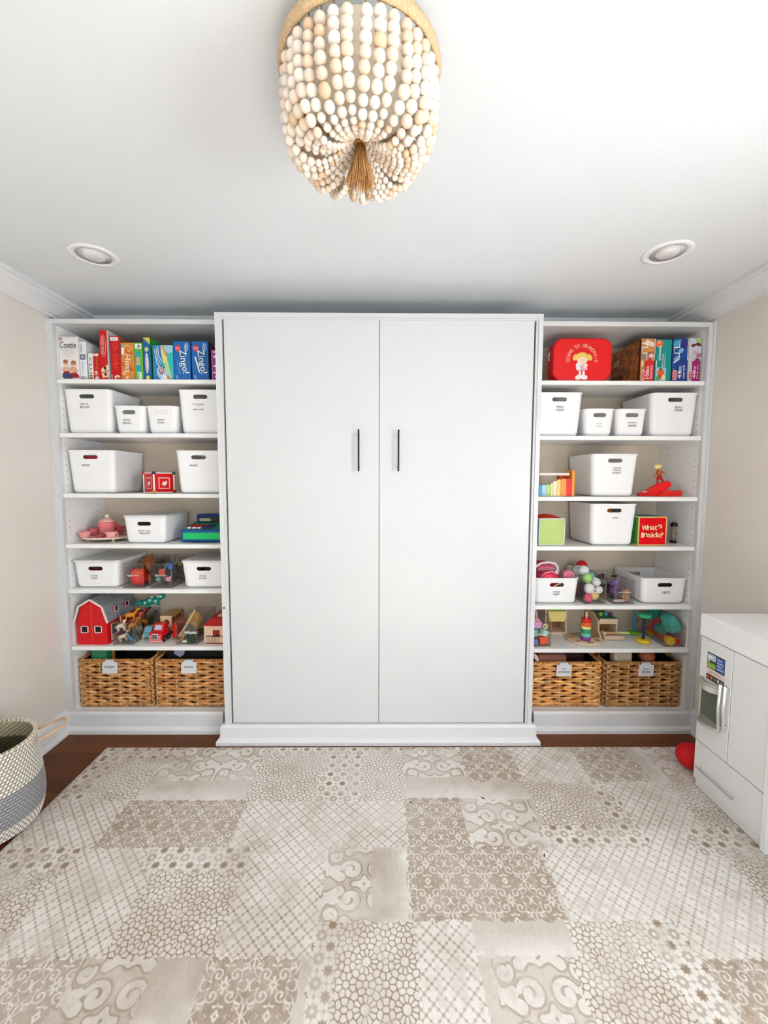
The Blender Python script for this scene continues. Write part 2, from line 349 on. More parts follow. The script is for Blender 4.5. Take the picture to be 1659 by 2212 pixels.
# ------------------------------------------------------------------ bead chandelier
def chandelier():
    cx, cy = -.037, -1.163
    t = thing('bead_chandelier', 'flush ceiling light draped with strands of cream wooden beads and a jute tassel', 'chandelier', (cx, cy, HC))
    jute = M('D2B78F', .85, .2, bump=(400, .6), var=(180, .16)); zr = -.066
    b = MB(); b.cur = jute; n = 180
    vs = []
    prof = [(.166, -.012), (.171, -.014), (.176, -.011), (.178, 0), (.176, .012), (.171, .015), (.166, .013)]
    for k in range(n):
        a = 2*PI*k/n; rr = .0012*math.sin(k*PI)+random.uniform(0, .0012)
        for r, z in prof: vs.append(((r+rr)*math.cos(a), (r+rr)*math.sin(a), zr+z))
    m = len(prof); b.add(vs, [(k*m+j, k*m+(j+1) % m, ((k+1) % n)*m+(j+1) % m, ((k+1) % n)*m+j) for k in range(n) for j in range(m)], smooth=True)
    b.build('wrapped_rim', t, label='jute-wrapped round rim')
    b = MB(); b.cur = M('E9E6E0', .4); b.lathe([(0, -.003), (.065, -.004), (.062, -.018), (.02, -.024), (.0, -.026)][::-1], n=32)
    b.cyl((0, 0, -.02), (0, 0, -.08), .008)
    for a in (0, 2*PI/3, 4*PI/3): b.cyl((0, 0, zr+.006), (.166*math.cos(a), .166*math.sin(a), zr+.006), .003, n=8)
    b.build('canopy', t)
    b = MB(); b.lathe([(.108, -.028), (.110, -.030), (.112, -.120), (.110, -.122), (.05, -.124), (0, -.1245)], n=48, m=M('FAEEDC', .7, .2)); b.build('inner_diffuser', t, label='cream inner diffuser drum')
    wood = attr_mat('pale_wooden_beads', .55)
    ctrl = [(.163, zr-.014), (.165, zr-.06), (.162, zr-.108), (.150, zr-.146), (.125, zr-.172), (.094, zr-.180), (.061, zr-.168), (.034, zr-.148), (.012, zr-.128)]
    # catmull-rom
    def cr(p0, p1, p2, p3, u): return [.5*((2*p1[i])+(-p0[i]+p2[i])*u+(2*p0[i]-5*p1[i]+4*p2[i]-p3[i])*u*u+(-p0[i]+3*p1[i]-3*p2[i]+p3[i])*u**3) for i in (0, 1)]
    C = [ctrl[0]]+ctrl+[ctrl[-1]]; path = []
    for i in range(1, len(C)-2):
        for k in range(20): path.append(cr(C[i-1], C[i], C[i+1], C[i+2], k/20))
    path.append(list(ctrl[-1])); path = np.array(path)
    L = np.concatenate([[0], np.cumsum(np.hypot(*np.diff(path, axis=0).T))]); tot = L[-1]
    pal = [(.91, .85, .77), (.93, .88, .81), (.90, .81, .71), (.94, .90, .85), (.92, .86, .79), (.88, .76, .63), (.93, .88, .83), (.91, .83, .76), (.93, .89, .84), (.94, .90, .85)]
    NS = 37
    for k in range(NS):
        a = 2*PI*(k+.35)/NS+random.uniform(-.02, .02); b = MB(); s = random.uniform(0, .007); wob = random.uniform(-.5, .5); dr = random.uniform(-.012, .008)
        b.col = []
        cl = []
        while s < tot-.004:
            f = s/tot
            R = (.0134 if f < .42 else .0134-(f-.42)/.20*.0052 if f < .62 else .0082-(f-.62)/.38*.0032)
            R *= random.uniform(.92, 1.06); hgt = R*(.86 if f < .4 else .92)
            r = np.interp(s+hgt, L, path[:, 0]); z = np.interp(s+hgt, L, path[:, 1])+dr*math.sin(PI*f)
            r2 = np.interp(s+hgt+.004, L, path[:, 0]); z2 = np.interp(s+hgt+.004, L, path[:, 1])
            aa = a+.018*math.sin(f*5+wob*6); d = Vector(((r2-r)*math.cos(aa), (r2-r)*math.sin(aa), z2-z)).normalized()
            c = random.choice(pal); j = random.uniform(.97, 1.03)
            b.sph((r*math.cos(aa), r*math.sin(aa), z), (R*.93, R*.93, hgt), wood, 12, 9, rot=d.to_track_quat('Z', 'Y'), col=lin(tuple(min(1, q*j) for q in c)))
            cl.append((r*math.cos(aa), r*math.sin(aa), z)); s += 2*hgt+.0004
        b.tube([(.162*math.cos(a), .162*math.sin(a), zr)]+cl, .0016, wood, 5, col=lin('B79A74'))
        b.build('bead_strand', t)
    b = MB(); b.cur = M('B98A55', .85, .15, var=(120, .2)); z0 = zr-.112
    b.sph((0, 0, z0-.012), (.014, .014, .019)); b.tube([(.011*math.cos(q), .011*math.sin(q), z0-.028) for q in np.linspace(0, 2*PI, 16)[:-1]], .003, closed=True, n=6)
    for k in range(150):
        a = random.uniform(0, 2*PI); q = random.random()**.5; sp = .036*q; ln = random.uniform(.078, .100); ph = random.uniform(-.4, .4)
        b.tube([(.009*q*math.cos(a), .009*q*math.sin(a), z0-.022), (sp*.45*math.cos(a+ph*.3), sp*.45*math.sin(a+ph*.3), z0-.022-ln*.4), (sp*math.cos(a+ph*.5), sp*math.sin(a+ph*.5), z0-.022-ln)], .0011, n=4)
    b.build('jute_tassel', t, label='brown jute tassel')
chandelier()

# ------------------------------------------------------------------ rug
def noise2(X_, Y_, scale, seed):
    r = np.random.default_rng(seed); g = r.random((257, 257)); x = X_/scale; y = Y_/scale
    xi = np.floor(x).astype(int); yi = np.floor(y).astype(int); fx = x-xi; fy = y-yi; fx = fx*fx*(3-2*fx); fy = fy*fy*(3-2*fy)
    a = g[xi % 257, yi % 257]; b_ = g[(xi+1) % 257, yi % 257]; c = g[xi % 257, (yi+1) % 257]; d = g[(xi+1) % 257, (yi+1) % 257]
    return (a*(1-fx)+b_*fx)*(1-fy)+(c*(1-fx)+d*fx)*fy
def smooth(e, w_): return np.clip(.5-e/w_, 0, 1)             # inside (<0) -> 1
def pat_Q(x, y, s=.046):
    best = np.full(x.shape, 9.)
    for ox, oy in ((0, 0), (s/2, s/2)):
        px = (x+ox+s/2) % s-s/2; py = (y+oy+s/2) % s-s/2; ax, ay = np.abs(px), np.abs(py)
        d = np.minimum(np.hypot(ax-.0105, ay), np.hypot(ax, ay-.0105))-.0078
        d = np.minimum(d, np.maximum(ax, ay)-.0072); best = np.minimum(best, d)
    return .40+.60*smooth(best, .002)
def pet(r, ang, n, off, c, a, hw):
    th = (ang+off) % (2*PI/n)-PI/n; tt = (r-c)/a; wd = hw*(1+.35*np.clip(tt, -1, 1))
    return (np.sqrt(tt**2+(r*np.sin(th)/wd)**2)-1)*hw
def _cells(s=.112, n=240):        # lattice of rosette cells: thin lines between the cells round twelve-petal centres
    g = (np.arange(n)+.5)/n*s; GX, GY = np.meshgrid(g, g, indexing='ij'); P = [(0, 0, .004)]
    for k in range(12): P.append((.0235*math.cos(PI*k/6), .0235*math.sin(PI*k/6), .001)); P.append((.0410*math.cos(PI*(k+.5)/6), .0410*math.sin(PI*(k+.5)/6), 0))
    P.append((s/2, s/2, .001)); P += [(s/2, 0, 0), (0, s/2, 0), (s/2, .0165, 0), (s/2, -.0165, 0), (.0165, s/2, 0), (-.0165, s/2, 0)]
    for k in range(8): P.append((s/2+.0190*math.cos(PI*(k+.5)/4), s/2+.0190*math.sin(PI*(k+.5)/4), 0))
    f1 = np.full(GX.shape, 9.); f2 = f1.copy()
    for px, py, w_ in P:
        for ox in (-s, 0, s):
            for oy in (-s, 0, s):
                d = np.hypot(GX-px-ox, GY-py-oy)-w_; f2 = np.minimum(f2, np.maximum(f1, d)); f1 = np.minimum(f1, d)
    return f2-f1
FS = _cells()
def pat_S(x, y, s=.112):
    n = FS.shape[0]; u = (x % s)/s*n-.5; v = (y % s)/s*n-.5; i = np.floor(u).astype(int); j = np.floor(v).astype(int); fx, fy = u-i, v-j; i0, i1, j0, j1 = i % n, (i+1) % n, j % n, (j+1) % n
    d = (FS[i0, j0]*(1-fx)+FS[i1, j0]*fx)*(1-fy)+(FS[i0, j1]*(1-fx)+FS[i1, j1]*fx)*fy
    return .05+.90*np.clip((d-.0018)/.0024, 0, 1)
def pat_F(x, y, s=.062):
    px = (x+s/2) % s-s/2; py = (y+s/2) % s-s/2; r = np.hypot(px, py); an = np.arctan2(py, px)
    tri = np.abs(((an/(PI/4)) % 1)-.5)*2; star = smooth(r-(.0075+.0080*tri), .0016)
    d = pet(r, an, 8, 0, .0222, .0098, .0082)
    qx = x % s-s/2; qy = y % s-s/2; d = np.minimum(d, np.hypot(qx, qy)-.006)
    tval = .42+.58*smooth(d, .0018); return tval*(1-star)
def field(tile, strokes, n=110):
    g = (np.arange(n)+.5)/n*tile; GX, GY = np.meshgrid(g, g, indexing='ij'); D = np.full(GX.shape, 9.)
    for pts, r0, r1 in strokes:
        P = np.array(pts)
        for i, (a, b_) in enumerate(P):
            rr = r0+(r1-r0)*i/max(1, len(P)-1); D = np.minimum(D, np.hypot(GX-a, GY-b_)-rr)
    return D
def spiral(cx, cy, r0, r1, a0, turns, n=60):
    return [(cx+(r0+(r1-r0)*u)*math.cos(a0+turns*2*PI*u), cy+(r0+(r1-r0)*u)*math.sin(a0+turns*2*PI*u)) for u in np.linspace(0, 1, n)]
def line(p, q, bend=0, n=24):
    p = np.array(p); q = np.array(q); nrm = np.array([-(q-p)[1], (q-p)[0]]); return [tuple(p+(q-p)*u+nrm*bend*math.sin(PI*u)) for u in np.linspace(0, 1, n)]
T_ = .068
FV = field(T_, [(spiral(.043, .044, .019, .0035, 2.6, 1.2), .0020, .0036), (spiral(.018, .019, .011, .002, 5.4, 1.1), .0016, .0032), (line((0, 0), (.028, .054), .16), .0032, .0012), (line((0, 0), (.012, .030), -.25), .0028, .0008),
                (line((.002, .040), (.026, .030), -.35), .0008, .0044), (line((.068, .010), (.036, .006), .35), .0040, .0010), (line((.050, .068), (.068, .050), .25), .0014, .0044), (line((.068, .030), (.056, .020), .3), .0010, .0036),
                (line((.002, .066), (.020, .056), -.3), .0036, .0010), (line((.030, .068), (.024, .058), .3), .0010, .0034), (line((.060, .062), (.050, .054), .2), .0030, .0010)], 130)
T2 = .145
FB = field(T2, [(spiral(.098, .092, .034, .010, 3.4, 1.0), .0075, .013), (spiral(.036, .040, .022, .006, 5.6, .9), .006, .010), (line((0, .0), (.060, .120), .22), .006, .017),
                (line((.012, .110), (.046, .088), -.2), .006, .015), (line((.145, .020), (.085, .020), .25), .006, .016), (line((.110, .145), (.145, .120), .2), .009, .006)])
def look(F, tile, x, y):
    n = F.shape[0]; a = x % (2*tile); b_ = y % (2*tile); a = np.where(a > tile, 2*tile-a, a); b_ = np.where(b_ > tile, 2*tile-b_, b_)
    u = np.clip(a/tile*n-.5, 0, n-1.001); v = np.clip(b_/tile*n-.5, 0, n-1.001); i = u.astype(int); j = v.astype(int); fx, fy = u-i, v-j
    return (F[i, j]*(1-fx)+F[i+1, j]*fx)*(1-fy)+(F[i, j+1]*(1-fx)+F[i+1, j+1]*fx)*fy
def pat_V(x, y): d = look(FV, T_, x, y)+.0006; return .20+.70*smooth(d, .0020)
def pat_B(x, y):
    d = look(FB, T2, x, y); sh = np.clip(1-d/.010, 0, 1)
    return np.where(d < 0, .93, .70-.60*sh*np.clip(d/.002, 0, 1))
# patches x0, x1, y_far, y_near, pattern  (A: soft stripe darkest at the far side, P: soft stripe brightest there)
PATCH = [(-1.5, -1.07, 0, -.14, 'F'), (-1.30, -1.07, -.14, -.42, 'S'), (-1.5, -1.30, -.14, -.42, 'F'), (-1.07, -.59, 0, -.30, 'B'), (-1.07, -.58, -.30, -.42, 'P'),
         (-.59, -.28, 0, -.43, 'S'), (-.28, -.08, 0, -.43, 'F'), (-.08, .125, 0, -.43, 'S'), (-.55, .125, 0, -.12, 'F'),
         (-1.5, -1.09, -.42, -.66, 'Q'), (-1.09, -.57, -.42, -.66, 'V'), (-.57, .115, -.43, -.66, 'Q'),
         (-1.5, -1.13, -.66, -1.03, 'S'), (-1.5, -1.02, -.66, -.76, 'F'), (-1.13, -.80, -.66, -1.03, 'Q'), (-.80, -.48, -.75, -1.03, 'S'), (-.86, -.48, -.66, -.76, 'F'), (-.48, -.17, -.66, -1.03, 'Q'),
         (-.19, -.02, -.66, -.93, 'B'), (-.02, .11, -.66, -.93, 'P'), (.115, .36, -.41, -.66, 'V'), (.11, .615, -.66, -.93, 'V'),
         (.125, .42, 0, -.28, 'B'), (.125, .42, -.28, -.41, 'P'), (.42, .68, 0, -.31, 'V'), (.42, .70, -.31, -.42, 'P'), (.36, .66, -.42, -.66, 'B'),
         (.68, 1.0, 0, -.31, 'Q'), (1.0, 1.29, 0, -.31, 'V'), (1.29, 1.37, 0, -.31, 'P'), (1.37, 1.7, 0, -.31, 'B'),
         (.68, .95, -.31, -.56, 'S'), (.95, 1.06, -.31, -.66, 'F'), (.66, .95, -.56, -.66, 'F'), (1.06, 1.34, -.31, -.93, 'Q'), (1.34, 1.7, -.31, -.58, 'S'), (1.22, 1.7, -.58, -.70, 'F'), (1.30, 1.7, -.70, -1.0, 'S'),
         (.62, 1.06, -.66, -.93, 'Q'), (.57, .84, -.93, -1.3, 'S'), (.84, .95, -.93, -1.3, 'F'), (.95, 1.3, -.93, -1.06, 'Q'), (.95, 1.3, -1.04, -1.3, 'V'),
         (-.19, -.12, -.93, -1.3, 'F'), (-.12, .12, -.93, -1.3, 'S'), (.12, .30, -.93, -1.3, 'Q'), (.30, .60, -.93, -1.03, 'P'), (.33, .57, -1.03, -1.3, 'B'),
         (-.49, -.22, -1.03, -1.3, 'V'), (-.66, -.49, -1.03, -1.3, 'P'), (-.86, -.64, -1.03, -1.3, 'B'), (-1.5, -.86, -1.03, -1.3, 'V'), (1.3, 1.7, -1.0, -1.3, 'V')]
_t = 'QSVBFQPV'
for i in range(9):
    for j in range(8): PATCH.append((-1.5+i*.36, -1.14+i*.36, -1.3-j*.27, -1.57-j*.27, _t[(i*3+j*5) % 8]))
def rug():
    x0, x1, ye, yf = -1.428, 1.655, -.052, -3.45
    st = .0024
    xs = np.arange(x0, x1+st*.5, st); ys = np.concatenate([np.arange(ye, -1.28, -st), np.arange(-1.28, yf, -.006)])
    X_, Y_ = np.meshgrid(xs, ys, indexing='ij'); tv = np.full(X_.shape, .7)
    jx = X_+(noise2(X_, Y_, .012, 1)-.5)*.016; jy = Y_+(noise2(X_, Y_, .012, 2)-.5)*.014
    kind = np.full(X_.shape, -1)
    for k, (a, b_, c, d, p_) in enumerate(PATCH):
        msk = (jx >= a) & (jx < b_) & (jy <= c) & (jy > d)
        if not msk.any(): continue
        px, py = X_[msk]-a, Y_[msk]-c
        if p_ == 'Q': v = pat_Q(px+.01, py+.006)
        elif p_ == 'S': v = pat_S(px+.02, py)
        elif p_ == 'F': v = pat_F(px+.01, py+.01)
        elif p_ == 'V': v = pat_V(px, py)
        elif p_ == 'B': v = pat_B(px, py)
        else:
            q = (px/(b_-a)) if (b_-a) < .16 else (-py/(c-d)); v = .62+.35*np.clip(q*1.6-.5, 0, 1)
        tv[msk] = v
    brown = np.zeros(X_.shape)
    for (a, b_, c, d, p_) in PATCH:
        if p_ == 'V': brown[(X_ >= a) & (X_ < b_) & (Y_ <= c) & (Y_ > d)] = 1
        else: brown[(X_ >= a) & (X_ < b_) & (Y_ <= c) & (Y_ > d)] = 0
    big = noise2(X_, Y_, .16, 3)*.6+noise2(X_, Y_, .07, 4)*.4; fade = np.clip((big-.52)*2.2, 0, .42)
    fade = np.maximum(fade, np.clip((noise2(X_, Y_, .022, 8)*.5+noise2(X_, Y_, .11, 9)*.5-.56)*4, 0, .62))
    fade = fade*(1-.55*brown); tv = tv*(1-fade)+.70*fade
    tv -= (1-brown)*(.26*np.clip((noise2(X_, Y_, .24, 21)*.6+noise2(X_, Y_, .05, 22)*.4-.44)*3.2, 0, 1))
    tv += (noise2(X_, Y_, .0045, 5)-.5)*.10+(noise2(X_*3, Y_*.5, .006, 6)-.5)*.12
    tv += (noise2(X_, Y_, .35, 10)-.5)*.12
    tv = np.clip(tv, 0, 1)[..., None]
    dark = np.array(lin('9E8872')[:3]); lite = np.array(lin('EBE6DF')[:3]); col = dark*(1-tv)+lite*tv
    nx, ny = X_.shape
    edge = np.minimum(np.minimum(X_-x0, x1-X_), np.minimum(ye-Y_, Y_-yf)); Z_ = .0095-.003*np.clip(1-edge/.004, 0, 1)
    co = np.stack([X_, Y_, Z_], -1).reshape(-1, 3); idx = np.arange(nx*ny).reshape(nx, ny)
    q = np.stack([idx[:-1, :-1], idx[:-1, 1:], idx[1:, 1:], idx[1:, :-1]], -1).reshape(-1, 4)
    ring = np.concatenate([idx[0, :], idx[1:, -1], idx[-1, -2::-1], idx[-2:0:-1, 0]])
    base = len(co); co = np.concatenate([co, co[ring]*[1, 1, 0]+[0, 0, .0006]]); nr = len(ring); k = np.arange(nr)
    q = np.concatenate([q, np.stack([ring, base+k, base+(k+1) % nr, ring[(k+1) % nr]], -1)])
    C = np.concatenate([col.reshape(-1, 3), col.reshape(-1, 3)[ring]]); C = np.concatenate([C, np.ones((len(C), 1))], 1).astype(np.float32)
    me = bpy.data.meshes.new('area_rug'); me.vertices.add(len(co)); me.vertices.foreach_set('co', co.astype(np.float32).ravel())
    me.loops.add(q.size); me.loops.foreach_set('vertex_index', q.astype(np.int32).ravel())
    me.polygons.add(len(q)); me.polygons.foreach_set('loop_start', np.arange(0, q.size, 4, dtype=np.int32))
    me.update(calc_edges=True); ca = me.color_attributes.new('Col', 'FLOAT_COLOR', 'POINT'); ca.data.foreach_set('color', C.ravel())
    me.materials.append(attr_mat('printed_rug', .95, (900, .25)))
    o = link('area_rug', me); tag(o, 'beige and cream patchwork rug of faded tile and scroll patterns on the floor', 'rug')
rug()
def scrap(u, v, rz, s, lab):
    z = .010; d = _F+_R*(u-829.5)/FPX-_U*(v-1106)/FPX; p = CAM+d*(z-CAM[2])/d[2]
    b = MB(); b.cur = M('1E1712', .8); b.prism([(-.010*s, -.001), (-.004*s, .0025*s), (.006*s, .002*s), (.011*s, -.0015), (.003*s, -.0028*s)], 0, .0015, 'xy')
    o = b.build('dried_leaf_scrap', loc=(p[0], p[1], z)); o.rotation_euler = (0, 0, rz); tag(o, lab, 'leaf scrap', 'scraps on the rug')
scrap(1043, 1724, -.6, 1, 'longest dark leaf scrap on the rug, below the right cabinet door')
scrap(887, 1734, -.5, .8, 'small dark leaf scrap on the rug near its middle')
scrap(1176, 1848, 1.3, .7, 'tiny upright dark scrap on the rug, nearest the camera')

# ------------------------------------------------------------------ white storage bins
def bin_mesh(w, d, h, wb, db, slot_z, slot_w=.074, slot_h=.022):
    mb = MB(); mb.cur = BINW; n = 6; th = .003
    def lp(z, inset, k=None):
        f = z/h; W_ = wb+(w-wb)*f-2*inset; D_ = db+(d-db)*f-2*inset
        return [(x, y, z) for x, y in rrect(W_, D_, max(.004, .026-inset), n)]
    lo = []
    for q, ins in ((0, .022), (.004, .010), (.010, .003), (.020, 0)): lo.append(lp(q, ins))
    lo += [lp(h-.008, 0), lp(h-.0075, -.003), lp(h-.001, -.0035), lp(h, -.002), lp(h, th-.001), lp(h-.002, th)]
    lo += [lp(.020, th), lp(.008, th+.008), lp(.003, th+.02)]
    loft(mb, lo, cap0=True, cap1=True)
    o = mb.build('bin'); 
    c = MB(); r = slot_h/2
    pts = [(slot_w/2-r+r*math.cos(a), slot_z+r*math.sin(a)) for a in np.linspace(-PI/2, PI/2, 8)]+[(-slot_w/2+r+r*math.cos(a), slot_z+r*math.sin(a)) for a in np.linspace(PI/2, 1.5*PI, 8)]
    c.prism(pts, -d, d, 'xz', BINW); co = c.build('cut')
    m = o.modifiers.new('b', 'BOOLEAN'); m.operation = 'DIFFERENCE'; m.object = co; m.solver = 'EXACT'
    dg = bpy.context.evaluated_depsgraph_get(); dg.update(); me = bpy.data.meshes.new_from_object(o.evaluated_get(dg))
    bpy.data.objects.remove(o); bpy.data.objects.remove(co); me.name = 'bin_body'
    for p_ in me.polygons: p_.use_smooth = p_.area < .0006
    return me
BIG = dict(w=.256, d=.300, h=.234, wb=.228, db=.275, slot=.197)
SHT = dict(w=.250, d=.300, h=.150, wb=.226, db=.280, slot=.110)
SML = dict(w=.166, d=.270, h=.148, wb=.146, db=.250, slot=.114)
for k_ in (BIG, SHT, SML): k_['me'] = bin_mesh(k_['w'], k_['d'], k_['h'], k_['wb'], k_['db'], k_['slot'], .080 if k_ is not SML else .070)
def storage_bin(K, cx, z, lines, label, lid=False, yf=FY, group=None, scale=1, hs=1, paper=False, rz=0, lx=0):
    t = thing('lidded_storage_bin' if lid else 'storage_bin', label, 'storage bin', (cx, yf+K['d']/2, z), rz=rz, group=group)
    o = link('bin_body', K['me'], t); o.scale = (scale, 1, hs)
    h = K['h']*hs
    fy = lambda zz: -(K['db']/2+(K['d']-K['db'])/2*zz/h)-.0010
    b = MB(); zz = K['slot']*hs-.040
    if paper: 
        zz -= .006; p_ = b.add([(x, fy(q)-.0003, q) for x, q in ((-.033, zz-.020), (.030, zz-.020), (.031, zz+.012), (-.030, zz+.014))], [(0, 1, 2, 3)], M('FBFBFB', .6))
    for (tx, wd, ht, sh) in lines:
        text(b, tx, lx, zz-ht/2+.004, wd, ht, lambda q: fy(q)-.0006, INK if not paper else M('6A6A6A', .6), shear=sh); zz -= ht+.005
    b.build('handwritten_label', t)
    if 'white handle slot' in label: MB().rbox(-.040, .040, -K['d']/2+.010, -K['d']/2+.030, K['slot']-.018, K['slot']+.018, .002, M('FAFAFA', .5), 1).build('slot_insert', t)
    if lid:
        b = MB(); W_, D_ = K['w']*scale+.008, K['d']+.008
        loft(b, [[(x, y, h-.006) for x, y in rrect(W_, D_, .028)], [(x, y, h+.003) for x, y in rrect(W_, D_, .028)], [(x, y, h+.006) for x, y in rrect(W_-.006, D_-.006, .026)], [(x, y, h+.006) for x, y in rrect(W_-.03, D_-.03, .02)], [(x, y, h+.0035) for x, y in rrect(W_-.036, D_-.036, .018)]], LIDW, smooth=False, cap1=True)
        b.build('lid', t)
    return t
def C(t_): return (t_, .040, .0085, 0)
def S(t_, w_=.052): return (t_, w_, .013, .35)
G1 = None
storage_bin(BIG, -1.572, LS[1], [C('BRISTLE'), S('blocks', .054)], 'tall white bin lettered blocks at the left end of the second shelf, left bookcase', lx=-.014)
storage_bin(SML, -1.350, LS[1], [C('WOODEN'), S('blocks', .046)], 'small white bin lettered wooden blocks beside the tall blocks bin', lx=-.014)
storage_bin(SML, -1.1765, LS[1], [C('TINY'), S('toys', .038)], 'small white bin lettered tiny toys, with a white handle slot', lx=-.004)
storage_bin(BIG, -.9635, LS[1], [('LITTLE LEGOS', .060, .008, 0), ('+', .007, .006, 0), S('polly pocket', .062)], 'tall white bin lettered little legos against the wall bed, second shelf', lx=-.012, scale=.95)
storage_bin(BIG, X(196, 1020, FY), LS[2], [S('music.', .046)], 'tall white bin lettered music at the left end of the third shelf, left bookcase', lx=-.026)
storage_bin(BIG, -.982, LS[2], [S('music.', .046)], 'tall white bin lettered music at the right of the red cube toy', lx=-.028)
storage_bin(SHT, X(311, 1140, FY), LS[3], [('VEHICLES + WOOD', .070, .0075, 0), ('TRAIN SETS', .058, .011, .1)], 'low lidded white bin lettered train sets beside the pink tea set', lid=True, scale=.93)
storage_bin(SHT, X(206, 1240, FY), LS[4], [C('TODDLER'), S('toys', .038)], 'low lidded white bin lettered toddler toys at the left end of the fifth shelf', lid=True, lx=-.010)
storage_bin(SHT, -.972, LS[4], [C('TODDLER'), S('toys', .042)], 'low lidded white bin lettered toddler toys against the wall bed', lid=True, lx=-.008)
storage_bin(BIG, .9745, RS[1], [C('MARBLE'), S('run', .044)], 'tall white bin lettered marble run against the wall bed, right bookcase', lx=.004)
storage_bin(SML, 1.1960, RS[1], [('LACES', .030, .007, 0), ('& cards', .036, .010, .3)], 'small white bin with a paper label, second shelf of the right bookcase', paper=True)
storage_bin(SML, 1.3720, RS[1], [('MAGNETIC', .048, .008, 0), S('dolls', .046)], 'small white bin lettered magnetic dolls beside the paper-labelled small bin', lx=.006)
storage_bin(BIG, 1.6035, RS[1], [C('MARBLE'), S('run', .044)], 'tall white bin lettered marble run at the right end of the second shelf', lx=.020)
storage_bin(BIG, X(1328, 1030, FY), RS[2], [('WOODEN', .044, .008, 0), ('TODDLER', .046, .008, 0), S('toys', .044)], 'tall white bin lettered wooden toddler toys between the xylophone and the surfer', lx=.012)
storage_bin(BIG, X(1326, 1140, FY), RS[3], [S('pets', .036)], 'tall white bin lettered pets between the two soft cubes', lx=.008)
storage_bin(SHT, X(1203, 1275, FY), RS[4], [C('DRESS'), S('up', .032)], 'low open white bin lettered dress up, holding pink bags')
storage_bin(SHT, 1.602, RS[4], [S('cars', .044)], 'low open white bin lettered cars at the right end of the fifth shelf', lx=.010, scale=1.03)
# things seen through the handle slots
def filler(name, K, cx, z, col, label, cat, r=.035, zz=None, dx=0, shape='ball'):
    b = MB(); h = zz or K['slot']
    if shape == 'ball': b.sph((0, 0, h/2+.006), (r, r, h/2+.002), M(col, .5), 14, 10)
    else: b.rbox(-r*1.6, r*1.6, -r, r, .006, h+.008, .006, M(col, .5))
    o = b.build(name, loc=(cx+dx, FY+.074, z)); tag(o, label, cat); return o
filler('plush_toy', BIG, -.9635, LS[1], '7B1F55', 'magenta toy seen through the slot of the little legos bin', 'toy', dx=-.012)
filler('toy_drum', BIG, X(196, 1020, FY), LS[2], 'C0343C', 'red toy seen through the slot of the left music bin', 'toy', dx=-.02, shape='box')
filler('plush_toy', BIG, X(1326, 1140, FY), RS[3], 'E0702C', 'orange plush toy seen through the slot of the pets bin', 'toy', r=.045)
filler('toy_car', SHT, X(1437, 1275, FY), RS[4], '2A2524', 'dark toy car seen through the slot of the cars bin', 'toy car', r=.045, shape='box', zz=.108)
filler('toy_car', SHT, X(206, 1240, FY), LS[4], '5A1F1F', 'dark red toy seen through the slot of the left toddler toys bin', 'toy', r=.045, shape='box', zz=.105)
filler('toy_block', SHT, -.972, LS[4], '3E4A2C', 'olive toy seen through the slot of the right toddler toys bin', 'toy', r=.045, zz=.11)

# ------------------------------------------------------------------ printed boxes
def game_box(name, label, u0, u1, vt, z, col, side, art, cat='board game', yf=None, dep=.26, xr=None, vm=780, sidestrip=None, group=None):
    yf = yf or FY+.002
    x0, x1, zt = X(u0, vm, yf), X(u1, vm, yf), Zt((u0+u1)/2, vt, yf)
    if xr: x0, x1 = xr
    w_, h_ = x1-x0, zt-z; dep = min(dep, .432-yf)
    t = thing(name, label, cat, ((x0+x1)/2, yf+dep/2, z), group=group); yy = -dep/2
    b = MB(); b.rbox(-w_/2, w_/2, yy, dep/2, 0, h_, .0012, M(side, .4), 1); b.build('carton', t)
    b = MB(); A = lambda a: -w_/2+a*w_; B_ = lambda q: q*h_
    quad(b, [(A(.01), B_(.006)), (A(.99), B_(.006)), (A(.99), B_(.994)), (A(.01), B_(.994))], M(col, .35), yy-.0005)
    lv = yy-.0010; tx = []
    for e in art:
        if e[0] == 'r': quad(b, [(A(e[1]), B_(e[2])), (A(e[3]), B_(e[2])), (A(e[3]), B_(e[4])), (A(e[1]), B_(e[4]))], M(e[5], .35), lv)
        elif e[0] == 'p': quad(b, [(A(p), B_(q)) for p, q in e[1]], M(e[2], .35), lv)
        elif e[0] == 'e': disc(b, A(e[1]), B_(e[2]), e[3]*w_, e[4]*h_, lv, M(e[5], .35), a=e[6] if len(e) > 6 else 0)
        elif e[0] == 't': tx.append(e)
        elif e[0] == 's':      # art on the long side face that looks towards the middle (+x or -x)
            sx = (w_/2+.0006+(1e-3+lv*-1-(-yy))*1.0)*e[1]; y0, y1, z0, z1 = e[2:6]
            b.add([(sx, yy+dep*y0, B_(z0)), (sx, yy+dep*y1, B_(z0)), (sx, yy+dep*y1, B_(z1)), (sx, yy+dep*y0, B_(z1))], [(0, 1, 2, 3)], M(e[6], .35) if e[6] != 'BROWN' else M('9A5A28', .4, var=(26, .75)))
            if e[6] == 'BROWN': text(b, '100', -(yy+dep*.80), B_(.66), .055, h_*.17, sx-.0006, M('E8C9A0', .4), plane='left'); b.box(sx-.0012, sx-.0004, yy+dep*.55, yy+dep*.97, B_(.06), B_(.34), M('6A1A14', .4))
        lv -= .0003
    b.build('printed_artwork', t)
    if tx:
        b = MB()
        for e in tx:       # ('t', text, cx, cz, w, h, rot, col, shear)
            sh = e[8] if len(e) > 8 else 0; wl, hl = (e[4]*w_, e[5]*h_) if e[6] == 0 else (e[5]*h_, e[4]*w_)
            text(b, e[1], A(e[2]), B_(e[3]), wl, hl, lv-.0004, M(e[7], .4), e[6], sh); lv -= .0003
        b.build('title_lettering', t)
    return t
Z0 = LS[0]
